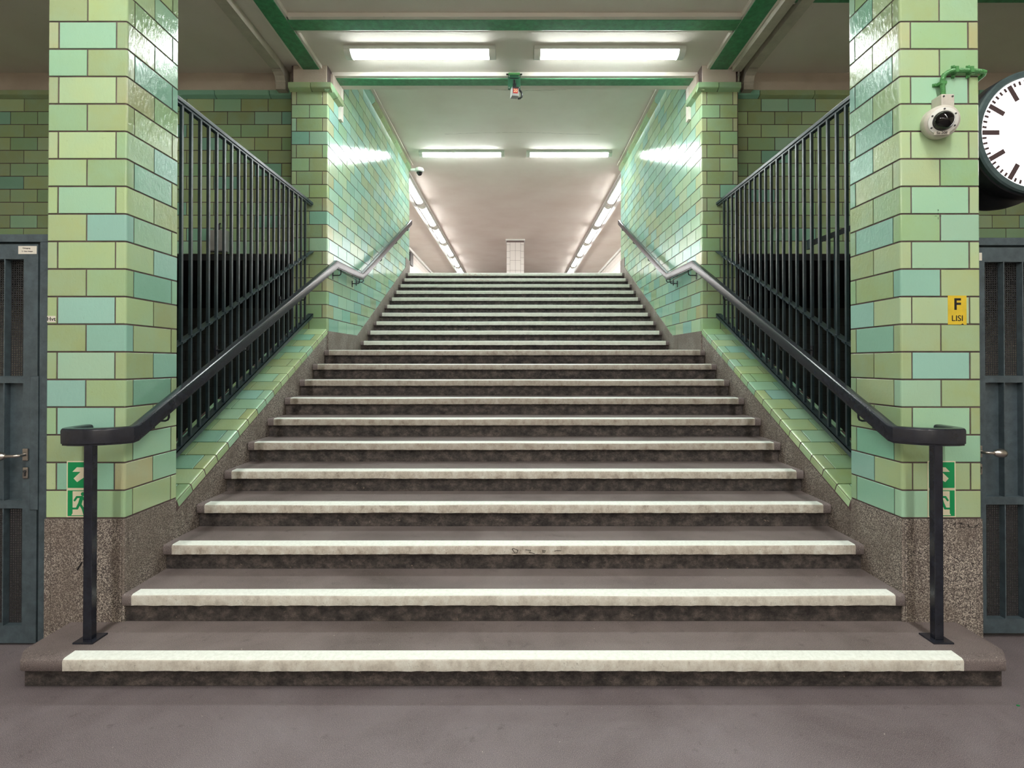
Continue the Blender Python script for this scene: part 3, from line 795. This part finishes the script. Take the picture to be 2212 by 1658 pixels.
lamp(LS, -0.99, 5.60, ZC, 0, 'lit tube lamp on the near ceiling, left of the hanging camera')
lamp(LS, 0.995, 5.60, ZC, 0, 'lit tube lamp on the near ceiling, right of the hanging camera')
lamp(LS, -0.985, 9.86, ZC2, 0, 'lit tube lamp across the upper stairwell ceiling, left one beside the small dome camera')
lamp(LS, 1.0, 9.86, ZC2, 0, 'lit tube lamp across the upper stairwell ceiling, right one')
ORD = ['nearest', 'second', 'third', 'fourth', 'fifth', 'sixth and last']
for s, nm in ((-1, LE), (1, RI)):
    tr = thing('lamp_trunking', 'long white trunking strip carrying the %s row of hall lamps' % nm, 'trunking')
    bx('strip', tr, M['white'], s*2.16, s*2.50, 10.7, 23.6, ZC2-0.03, ZC2, 0.003)
    bx('side_channel', tr, M['white'], s*2.42, s*2.50, 10.7, 23.6, ZC2-0.06, ZC2-0.03, 0.003)
    for k in range(6):
        y = 11.86+2.07*k
        lamp(LH, s*2.29, y, ZC2-0.03, math.pi/2, '%s tube lamp in the %s row of the upper hall ceiling' % (ORD[k], nm), '%s row of hall lamps' % nm)
        if k < 5: bx('joint_cover', tr, M['lampend'], s*2.22, s*2.36, y+0.90, y+1.17, ZC2-0.075, ZC2-0.03, 0.006)
for s, nm in ((-1, LE), (1, RI)):
    for k in range(5):
        y = 1.2-2.3*k
        lamp(LP, s*1.97, y, ZC-0.03, math.pi/2, '%s platform tube lamp back from the stairs, %s row' % ((ORD[:5])[k], nm), '%s row of platform lamps' % nm)

# ------------------------------------------------------------------ white tiled column upstairs
t = thing('hall_column', 'square white tiled column in the upper hall beyond the top step', 'column')
yc, xc, hwc = 16.75, 0.0, 0.275
b = MB(); b.box(xc-hwc, xc+hwc, yc, yc+0.55, 3.235, ZC2); b.build('column_core', M['grout2'], t)
b = MB(); b.box(xc-hwc-0.03, xc+hwc+0.03, yc-0.03, yc+0.58, ZC2-0.05, ZC2-0.001); b.build('capital', M['white'], t, bevel=0.004)
def ctile(u0, u1, v0, v1, p=None):
    me = _cache.get(('w', round(u1-u0, 3), round(v1-v0, 3)))
    if me is None:
        bb = MB(); bb.box(0.003, u1-u0-0.003, -0.008, 0.0, 0.003, v1-v0-0.003); me = bb.mesh('tile', M['whitetile'], bevel=0.001); _cache[('w', round(u1-u0, 3), round(v1-v0, 3))] = me
    link('tile', me, t, (u0, yc, v0))
for k in range(7):
    zb = 3.24+k*0.307
    for c in range(2): ctile(xc-0.165+c*0.165, xc+c*0.165, zb, min(zb+0.307, 5.40))
for k in range(11):
    zb = 3.24+k*0.203
    if zb > 5.3: continue
    for c in (-1, 1):
        u0 = xc-hwc if c < 0 else xc+0.165
        ctile(u0, u0+0.11, zb, min(zb+0.203, 5.40))
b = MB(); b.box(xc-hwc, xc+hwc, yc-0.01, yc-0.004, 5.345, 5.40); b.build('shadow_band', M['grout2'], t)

# ------------------------------------------------------------------ hanging camera with the number 20
def text_mesh(txt, size, m, name='lettering', ext=0.0006, bold=False, align='CENTER'):
    cu = bpy.data.curves.new(name, 'FONT'); cu.body = txt; cu.size = size; cu.align_x = align; cu.align_y = 'CENTER'; cu.extrude = ext
    if bold: cu.offset = size*0.022
    cu.resolution_u = 4
    o = bpy.data.objects.new(name, cu); C.objects.link(o)
    dg = bpy.context.evaluated_depsgraph_get(); me = bpy.data.meshes.new_from_object(o.evaluated_get(dg))
    bpy.data.objects.remove(o); me.materials.clear(); me.materials.append(m); return me
def put_text(parent, txt, size, m, mat, **kw):
    o = link('lettering', text_mesh(txt, size, m, **kw), parent); o.matrix_world = mat; return o
t = thing('number_camera', 'small beam-mounted camera box showing a red number plate', 'camera')
b = MB(); b.box(-0.075, 0.065, 5.996, 6.016, 4.630, 4.790); b.build('mount_plate', M['plategreen'], t, bevel=0.003)
b = MB(); b.box(-0.07, 0.06, 5.985, 6.02, 4.787, 4.812); b.build('clamp', M['conduit'], t, bevel=0.004)
b = MB(); b.tube([(-0.095, 6.004, 4.80), (0.085, 6.004, 4.80)], 0.009, 8); b.build('clamp_rod', M['black'], t, smooth=True)
b = MB(); b.box(-0.055, 0.045, 5.990, 5.998, 4.745, 4.754); b.build('slot', M['black'], t)
for xx in (-0.062, 0.052):
    for zz in (4.645, 4.775):
        b = MB(); b.lathe([(0.007, 0), (0.007, 0.008)], 8, frame((xx, 5.997, zz), (1, 0, 0), (0, 0, 1), (0, -1, 0))); b.build('bolt', M['steel'], t)
b = MB(); b.tube([(-0.003, 5.998, 4.725), (-0.003, 5.945, 4.70), (-0.003, 5.935, 4.60)], 0.014, 8); b.box(-0.022, 0.018, 5.915, 5.955, 4.585, 4.65); b.build('arm', M['black'], t, smooth=True)
hm = Matrix.Translation((0.002, 5.90, 4.545)) @ Matrix.Rotation(math.radians(9), 4, 'Z') @ Matrix.Rotation(math.radians(14), 4, 'X')
b = MB(); b.box(-0.038, 0.038, -0.05, 0.09, -0.05, 0.045); o = b.build('housing', M['cabinet'], t, bevel=0.004); o.matrix_world = hm
b = MB(); b.box(-0.036, 0.036, -0.056, -0.050, 0.030, 0.044); q = b.build('visor', M['black'], t); q.matrix_world = hm
b = MB(); b.box(-0.026, 0.026, -0.0525, -0.049, -0.022, 0.026); q = b.build('number_plate', M['red'], t); q.matrix_world = hm
put_text(t, '20', 0.042, M['digits'], hm @ frame((0, -0.0535, 0.004), (1, 0, 0), (0, 0, 1), (0, -1, 0)), bold=True)
b = MB(); b.tube([(0.01, 5.95, 4.61), (0.04, 5.94, 4.595), (0.062, 5.935, 4.577), (0.078, 5.93, 4.553), (0.083, 5.93, 4.528), (0.077, 5.93, 4.505), (0.06, 5.93, 4.492), (0.035, 5.93, 4.488)], 0.011, 10); b.build('cable', M['black'], t, smooth=True)
# small dome camera on the end of the left cornice
t = thing('small_dome_camera', 'small white dome camera at the far end of the left cornice', 'camera')
b = MB(); b.lathe([(0.03, 0.10), (0.075, 0.09), (0.085, 0.06), (0.085, 0.03), (0.06, 0.015)], 24, Matrix.Translation((-1.86, 10.33, 5.235))); b.build('housing', M['white'], t, smooth=True)
b = MB(); b.lathe([(0.06, 0.02), (0.055, -0.01), (0.04, -0.038), (0.018, -0.052)], 20, Matrix.Translation((-1.86, 10.33, 5.235))); b.build('dome', M['glass'], t, smooth=True)
b = MB(); b.box(-2.03, -1.90, 10.30, 10.36, 5.27, 5.315); b.build('bracket', M['white'], t, bevel=0.004)

# ------------------------------------------------------------------ dome camera on the right pillar
t = thing('dome_camera', 'round pale grey dome camera fixed to the right pillar', 'camera')
yw = YP0-TH
base = Vector((2.276, yw, 2.818)); DS = 0.86
ax = Vector((-0.30, -0.92, -0.22)).normalized(); ux = ax.cross(Vector((0, 0, 1))).normalized(); uy = ux.cross(ax).normalized()
ux = -ux
cm = frame(base+Vector((0.0, 0.025, 0)), tuple(ux), tuple(ux.cross(-ax)*-1), tuple(ax)) @ Matrix.Scale(DS, 4)
b = MB(); b.lathe([(0.094, 0.0), (0.096, 0.05), (0.096, 0.052), (0.093, 0.055), (0.093, 0.058), (0.096, 0.061), (0.096, 0.105), (0.090, 0.118), (0.079, 0.124)], 48, cm); b.build('housing', M['camgrey'], t, smooth=True)
b = MB(); b.lathe([(0.079, 0.122), (0.077, 0.132), (0.058, 0.136), (0.055, 0.132)], 48, cm); b.build('front_ring', M['white'], t, smooth=True)
b = MB(); b.lathe([(0.055*math.cos(a), 0.130+0.058*math.sin(a)) for a in [math.pi/2*k/9 for k in range(10)]][:-1]+[(0.002, 0.188)], 32, cm @ Matrix.Translation((0.0, 0.0, 0))); b.build('dome', M['glass'], t, smooth=True)
for k in range(6):
    a = math.radians(30+60*k)
    b = MB(); b.lathe([(0.0055, 0.130), (0.0055, 0.1365)], 8, cm @ Matrix.Translation((0.068*math.cos(a), 0.068*math.sin(a), 0))); b.build('screw', M['grille'], t)
b = MB(); b.box(2.240, 2.310, yw-0.070, yw, 2.870, 2.940); b.build('cable_box', M['camgrey'], t, bevel=0.006)
for xx in (2.252, 2.298):
    b = MB(); b.lathe([(0.005, 0), (0.005, 0.004)], 8, frame((xx, yw-0.069, 2.926), (1, 0, 0), (0, 0, 1), (0, -1, 0))); b.build('screw', M['grille'], t)
lm = cm @ frame((0, 0, 0.1372), (1, 0, 0), (0, 1, 0), (0, 0, 1))
# number label under the dome
fwd = ax; right = Vector((1, 0, 0)) - fwd*fwd.x; right.normalize(); up_ = right.cross(fwd); up_ = -up_ if up_.z < 0 else up_
lc = base+Vector((0, 0.025, 0))+fwd*0.1395*DS-up_*0.069*DS
fm = frame(tuple(lc), tuple(right), tuple(up_), tuple(right.cross(up_)))
b = MB(); b.box(-0.034, 0.034, -0.0085, 0.0085, -0.0035, 0.0); o = b.build('number_label', M['paper'], t); o.matrix_world = fm
put_text(t, 'Sa-208', 0.018, M['ink'], fm @ Matrix.Translation((0, 0, 0.001)))
# conduit with ridges, and its clips
t = thing('conduit', 'ribbed green cable conduit rising from the dome camera round the pillar', 'conduit')
pts = [(2.279, yw-0.035, 2.938), (2.279, yw-0.03, 3.0), (2.283, yw-0.025, 3.04), (2.295, yw-0.022, 3.065), (2.322, yw-0.02, 3.083), (2.35, yw-0.02, 3.09), (2.42, yw-0.02, 3.090), (2.49, yw-0.02, 3.085), (2.515, yw-0.015, 3.083), (2.527, yw+0.005, 3.08), (2.53, yw+0.05, 3.075), (2.53, YP1+0.05, 3.075)]
def resample(p, step):
    P = [Vector(q) for q in p]; out = [P[0]]; 
    for a, b_ in zip(P, P[1:]):
        n = max(1, int((b_-a).length/step)); out += [a.lerp(b_, (k+1)/n) for k in range(n)]
    return out
rp = resample(pts, 0.0035)
b = MB(); b.tube(rp, [0.0125 if k % 2 else 0.0108 for k in range(len(rp))], 12); b.build('ribbed_tube', M['conduit'], t, smooth=True)
for (cx_, cz_, vert) in ((2.280, 3.018, True), (2.355, 3.09, False), (2.435, 3.09, False)):
    b = MB()
    if vert: b.box(cx_-0.034, cx_+0.034, yw-0.006, yw, cz_-0.008, cz_+0.008); b.box(cx_-0.016, cx_+0.016, yw-0.040, yw, cz_-0.008, cz_+0.008)
    else: b.box(cx_-0.008, cx_+0.008, yw-0.006, yw, cz_-0.034, cz_+0.034); b.box(cx_-0.008, cx_+0.008, yw-0.036, yw, cz_-0.016, cz_+0.016)
    for e in (-1, 1):
        p = (cx_+(e*0.026 if vert else 0), yw-0.006, cz_+(0 if vert else e*0.026))
        b.lathe([(0.007, 0), (0.007, 0.008)], 8, frame(p, (1, 0, 0), (0, 0, 1), (0, -1, 0)))
    b.build('clip', M['conduit'], t, bevel=0.001)

# ------------------------------------------------------------------ platform clock
t = thing('platform_clock', 'large round backlit clock in a black case beyond the right pillar', 'clock')
cc = Vector((2.915, 2.95, 2.816)); R0 = 0.346
cmx = frame(tuple(cc), (1, 0, 0), (0, 0, 1), (0, -1, 0))
b = MB(); b.lathe([(0.30, -0.34), (0.345, -0.335), (0.352, -0.30), (0.352, -0.26), (0.335, -0.235), (0.328, -0.20), (0.328, -0.16), (0.340, -0.13), (0.352, -0.10), (0.352, -0.035), (0.346, -0.028)], 96, cmx); b.build('case', M['clockcase'], t, smooth=True)
b = MB(); b.lathe([(0.347, -0.032), (0.350, -0.005), (0.342, 0.004), (0.318, 0.006), (0.312, 0.0), (0.311, -0.012), (0.311, -0.03)], 96, cmx, c0=False, c1=False); b.build('rim', M['clockrim'], t, smooth=True)
b = MB(); b.lathe([(0.312, -0.03), (0.312, -0.012)], 96, cmx); b.build('dial', M['clockface'], t)
for k in range(60):
    a = math.radians(6*k)
    if k % 5 == 0: r0, r1, hwid = 0.205, 0.300, 0.0135
    else: r0, r1, hwid = 0.278, 0.301, 0.006
    b = MB(); b.box(-hwid, hwid, r0, r1, -0.0125, -0.0095); o = b.build('hour_mark' if k % 5 == 0 else 'minute_mark', M['mark'], t); o.matrix_world = cmx @ Matrix.Rotation(-a, 4, 'Z')
for nm_, a, ln, wd in (('hour_hand', 95, 0.18, 0.012), ('minute_hand', 62, 0.26, 0.009)):
    b = MB(); b.prism([(-wd, -0.05), (wd, -0.05), (wd*0.7, ln), (-wd*0.7, ln)], -0.009, -0.005, 'z'); o = b.build(nm_, M['ink'], t); o.matrix_world = cmx @ Matrix.Rotation(-math.radians(a), 4, 'Z')
b = MB(); b.box(2.50, 2.575, 3.05, 3.11, 2.77, 2.86); b.build('wall_arm', M['clockcase'], t)

# fixed metal partition that carries on from the doors to the platform sides
for s, nm, yd in ((-1, LE, 2.90), (1, RI, 2.98)):
    w = struct('wall_partition_'+nm, 'slate grey metal partition beyond the door, '+nm, 'wall')
    bx('sheet', w, M['door'], s*3.575, s*7.5, yd+0.02, yd+0.04, 0.03, 2.2)
    for k in range(6): bx('partition_post', w, M['door'], s*(3.575+k*0.77), s*(3.635+k*0.77), yd, yd+0.06, 0, 2.234, 0.003)

# ------------------------------------------------------------------ metal doors
def mesh_sheet(x0, x1, z0, z1, y, parent):
    b = MB(); p = 0.0125; w_ = 0.0021
    n = int((x1-x0)/p); m_ = int((z1-z0)/p)
    for k in range(n+1): x = x0+(x1-x0)*k/n; b.box(x-w_, x+w_, y, y+0.0015, z0, z1)
    for k in range(m_+1): z = z0+(z1-z0)*k/m_; b.box(x0, x1, y, y+0.0015, z-w_, z+w_)
    return b.build('perforated_sheet', M['grille'], parent)
def door(s, nm, yd, xs_out, xs_in, bars, jamb, zb):
    """xs_out = stile edge beside the pillar, xs_in = its other edge, door runs outward to 3.45"""
    t = struct('door_1' if s < 0 else 'door_2', 'slate grey metal door with perforated panels beside the %s pillar' % nm, 'door')
    XE = 3.47
    fr = MB()
    if jamb: fr.box(s*jamb[0], s*jamb[1], yd, yd+0.06, 0, 2.1915)
    fr.box(s*2.50, s*(XE+0.1), yd, yd+0.06, 2.192, 2.234); fr.box(s*(XE+0.01), s*(XE+0.1), yd, yd+0.06, 0, 2.1915)
    fr.box(s*2.50, s*(XE+0.1), yd+0.035, yd+0.06, 2.15, 2.20)
    if jamb: fr.box(s*(jamb[1]-0.01), s*(jamb[1]+0.03), yd+0.035, yd+0.06, 0, 2.2)
    fr.build('door_frame', M['door'], t, bevel=0.002)
    lf = MB(); D = 0.045
    lf.box(s*xs_out, s*xs_in, yd, yd+D, zb, 2.179)
    lf.box(s*(XE-0.08), s*XE, yd, yd+D, zb, 2.179)
    for z0, z1 in ((zb, 0.105), (0.741, 0.784), (1.422, 1.460), (2.098, 2.179)): lf.box(s*xs_in, s*(XE-0.08), yd, yd+D, z0, z1)
    leaf = lf.build('door_leaf', M['door'], t)
    x0, x1 = sorted((s*xs_in, s*(XE-0.08)))
    mesh_sheet(x0, x1, 0.105, 0.741, yd+0.037, t); mesh_sheet(x0, x1, 1.46, 2.098, yd+0.037, t)
    bx('solid_panel', t, M['door'], x0, x1, yd+0.036, yd+0.044, 0.784, 1.422)
    x = bars
    while x < XE-0.1:
        for z0, z1 in ((0.105, 0.741), (0.784, 1.422), (1.46, 2.098)): bx('bar', t, M['door'], s*(x-0.003), s*(x+0.003), yd+0.001, yd+0.036, z0, z1)
        x += 0.1065
    return t
dl = door(-1, LE, 2.90, 2.593, 2.671, 2.776, (2.50, 2.583), 0.012)
dr = door(1, RI, 2.98, 2.512, 2.640, 2.748, None, 0.025)
# overlap strip on the left door
b = MB(); b.box(-2.628, -2.582, 2.894, 2.8995, 0.734, 1.46); b.build('overlap_strip', M['door'], dl, bevel=0.004)
def handle(par, s, xr, y, z, xb):
    h = MB(); h.box(xr-0.015, xr+0.015, y-0.009, y, z-0.033, z+0.033); o = h.build('handle', M['steel'], par, bevel=0.004)
    h = MB(); h.tube([(xr, y-0.008, z), (xr, y-0.045, z), (xr+(xb-xr)*0.12, y-0.056, z), (xb, y-0.058, z-0.001)], 0.0085, 12); h.build('lever', M['steel'], o, smooth=True)
    h = MB(); m_ = frame((xb-0.035*(1 if xb > xr else -1), y-0.058, z-0.001), (0, 1, 0), (0, 0, 1), (1 if xb > xr else -1, 0, 0))
    h.lathe([(0.010, 0.0), (0.018, 0.012), (0.0245, 0.03), (0.0255, 0.042), (0.021, 0.058), (0.010, 0.068), (0.002, 0.070)], 24, m_); h.build('knob', M['steel'], o, smooth=True)
    h = MB(); h.box(xr-0.015, xr+0.015, y-0.008, y, z-0.13, z-0.068); e = h.build('escutcheon', M['steel'], par, bevel=0.006)
    h = MB(); h.lathe([(0.0075, 0), (0.0075, 0.006)], 16, frame((xr, y-0.007, z-0.090), (1, 0, 0), (0, 0, 1), (0, -1, 0))); h.box(xr-0.003, xr+0.003, y-0.013, y-0.007, z-0.117, z-0.09); h.build('lock_cylinder', M['grille'], e)
handle(dl, -1, -2.650, 2.90, 1.034, -2.745)
handle(dr, 1, 2.600, 2.98, 1.038, 2.668)
def notice(par, xc_, y, zc_):
    b = MB(); b.box(xc_-0.050, xc_+0.050, y-0.002, y, zc_-0.022, zc_+0.022); n = b.build('notice', M['paper'], par, bevel=0.0006)
    FM = lambda x, z: frame((x, y-0.0022, z), (1, 0, 0), (0, 0, 1), (0, -1, 0))
    put_text(n, 'Gleisgang', 0.011, M['ink'], FM(xc_-0.005, zc_+0.010)); put_text(n, 'U - Bahn Anlagen', 0.0085, M['ink'], FM(xc_, zc_-0.007))
notice(dl, -2.650, 2.90, 2.147); notice(dr, 2.574, 2.98, 2.127)

# ------------------------------------------------------------------ signs on the pillars
def poly_plate(parent, name, pts, m, mat, z0, z1):
    b = MB(); b.prism(pts, z0, z1, 'z'); o = b.build(name, m, parent); o.matrix_world = mat; return o
def capsule(p, q, r, n=6):
    p, q = Vector(p), Vector(q); d = (q-p).normalized(); a = math.atan2(d.y, d.x); out = []
    for k in range(n+1): out.append((q.x+r*math.cos(a-math.pi/2+math.pi*k/n), q.y+r*math.sin(a-math.pi/2+math.pi*k/n)))
    for k in range(n+1): out.append((p.x+r*math.cos(a+math.pi/2+math.pi*k/n), p.y+r*math.sin(a+math.pi/2+math.pi*k/n)))
    return out
def exit_signs(s, xc_, nm):
    y = YP0-TH-0.001
    for part, zc_, lab in (('arrow', 0.934, 'green exit sign with slanting arrow behind %s handrail post'), ('man', 0.784, 'green exit sign with running figure behind %s handrail post')):
        t = thing('exit_sign', lab % nm, 'sign')
        fm = frame((xc_, y, zc_), (1, 0, 0), (0, 0, 1), (0, -1, 0))
        def P(pts): return [(s*a*0.075 if True else a, bb*0.075) for a, bb in pts]
        poly_plate(t, 'sign_plate', [(-0.0745, -0.0745), (0.0745, -0.0745), (0.0745, 0.0745), (-0.0745, 0.0745)], M['signcream'], fm, 0, 0.002)
        poly_plate(t, 'green_field', [(-0.0685, -0.0685), (0.0685, -0.0685), (0.0685, 0.0685), (-0.0685, 0.0685)], M['signgreen'], fm, 0.0018, 0.0024)
        if part == 'arrow':      # right sign points up-left; the left one is its mirror
            U = lambda x, y_: ((x-667)/280, (605-y_)/280)
            b = MB()
            for pl in ([(480, 450), (742, 450), (830, 540), (570, 540)], [(480, 450), (570, 540), (570, 800), (480, 712)], [(570, 540), (668, 540), (805, 672), (735, 745), (570, 632)]):
                b.prism(P([U(*q) for q in pl]), 0.0023, 0.0030, 'z')
            o = b.build('arrow', M['signcream'], t); o.matrix_world = fm
        else:
            U = lambda x, y_: (-(x-645)/166, (1307-y_)/166)
            b = MB(); b.prism(P([U(*q) for q in ((553, 1165), (740, 1165), (740, 1448), (537, 1448), (553, 1425))]), 0.0023, 0.0028, 'z')
            o = b.build('doorway', M['signcream'], t); o.matrix_world = fm
            b = MB(); k = 1/166
            segs = [((577, 1272), (603, 1233), 12), ((603, 1233), (668, 1233), 12), ((660, 1240), (640, 1310), 21), ((632, 1312), (607, 1366), 15), ((607, 1368), (545, 1369), 11), ((642, 1315), (672, 1365), 14), ((672, 1365), (694, 1440), 12), ((668, 1236), (700, 1280), 11), ((700, 1280), (728, 1272), 10)]
            for j, (p, q, r) in enumerate(segs): b.prism(P(capsule(U(*p), U(*q), r*k)), 0.0027, 0.0034+0.00003*j, 'z')
            hc = U(674, 1198); b.prism(P([(hc[0]+0.14*math.cos(2*math.pi*j/18), hc[1]+0.14*math.sin(2*math.pi*j/18)) for j in range(18)]), 0.0027, 0.0034, 'z')
            o = b.build('running_figure', M['signgreen'], t); o.matrix_world = fm
exit_signs(-1, -2.3085, LE); exit_signs(1, 2.284, RI)
FT = lambda x, z, y=YP0-TH-0.0016: frame((x, y, z), (1, 0, 0), (0, 0, 1), (0, -1, 0))
t = thing('letter_sticker', 'yellow sticker with a black letter F on the right pillar', 'sticker')
b = MB(); b.prism([(-0.050, -0.077), (0.020, -0.077), (0.028, -0.070), (0.036, -0.078), (0.050, -0.078), (0.050, 0.078), (-0.050, 0.078)], 0, 0.0008, 'z'); o = b.build('sticker_sheet', M['yellow'], t); o.matrix_world = FT(2.374, 1.814, YP0-TH-0.0002)
put_text(t, 'F', 0.085, M['ink'], FT(2.374, 1.843), bold=True); put_text(t, 'LISI', 0.044, M['ink'], FT(2.374, 1.769))
t = thing('name_sticker', 'small white sticker with black letters on the left pillar edge', 'sticker')
b = MB(); b.box(-0.0225, 0.0225, -0.017, 0.017, 0, 0.0008); o = b.build('sticker_sheet', M['paper'], t); o.matrix_world = FT(-2.472, 1.766, YP0-TH-0.0002)
put_text(t, 'Hvt', 0.031, M['ink'], FT(-2.472, 1.766))
t = thing('survey_mark', 'tiny inked cross with a figure 2 on the right pillar', 'mark')
put_text(t, '2', 0.014, M['ink'], FT(2.274, 2.348))
b = MB()
for x0, x1, z0, z1 in ((-0.018, -0.006, -0.0008, 0.0008), (0.006, 0.018, -0.0008, 0.0008), (-0.0008, 0.0008, 0.006, 0.018), (-0.0008, 0.0008, -0.018, -0.006)): b.box(x0, x1, z0, z1, 0, 0.0006)
o = b.build('cross', M['ink'], t); o.matrix_world = FT(2.274, 2.318)
# pen marks on the granite
yg = YP0-0.0065
t = thing('tag_scrawl', 'dark scrawled tag at the top of the right granite base', 'graffiti')
for pl in ([(2058, 1132), (2062, 1127), (2061, 1138)], [(2068, 1128), (2082, 1131)], [(2075, 1128), (2071, 1138), (2082, 1138)], [(2088, 1130), (2092, 1137), (2102, 1138), (2113, 1130)]):
    b = MB(); b.tube([PX(u, v, yg) for u, v in pl], 0.0016, 5); b.build('stroke', M['ink'], t)
t = thing('chip_mark', 'short black slanting mark beside the left handrail post', 'mark')
b = MB(); b.tube([PX(170, 1229, yg), PX(180, 1212, yg)], 0.004, 6); b.build('stroke', M['ink'], t)
# litter on the floor
t = tag(bx('litter', None, M['pebble'], 2.25, 2.262, 2.385, 2.392, 0, 0.004, 0.001), 'tiny green scrap on the floor near the right step end', 'litter')
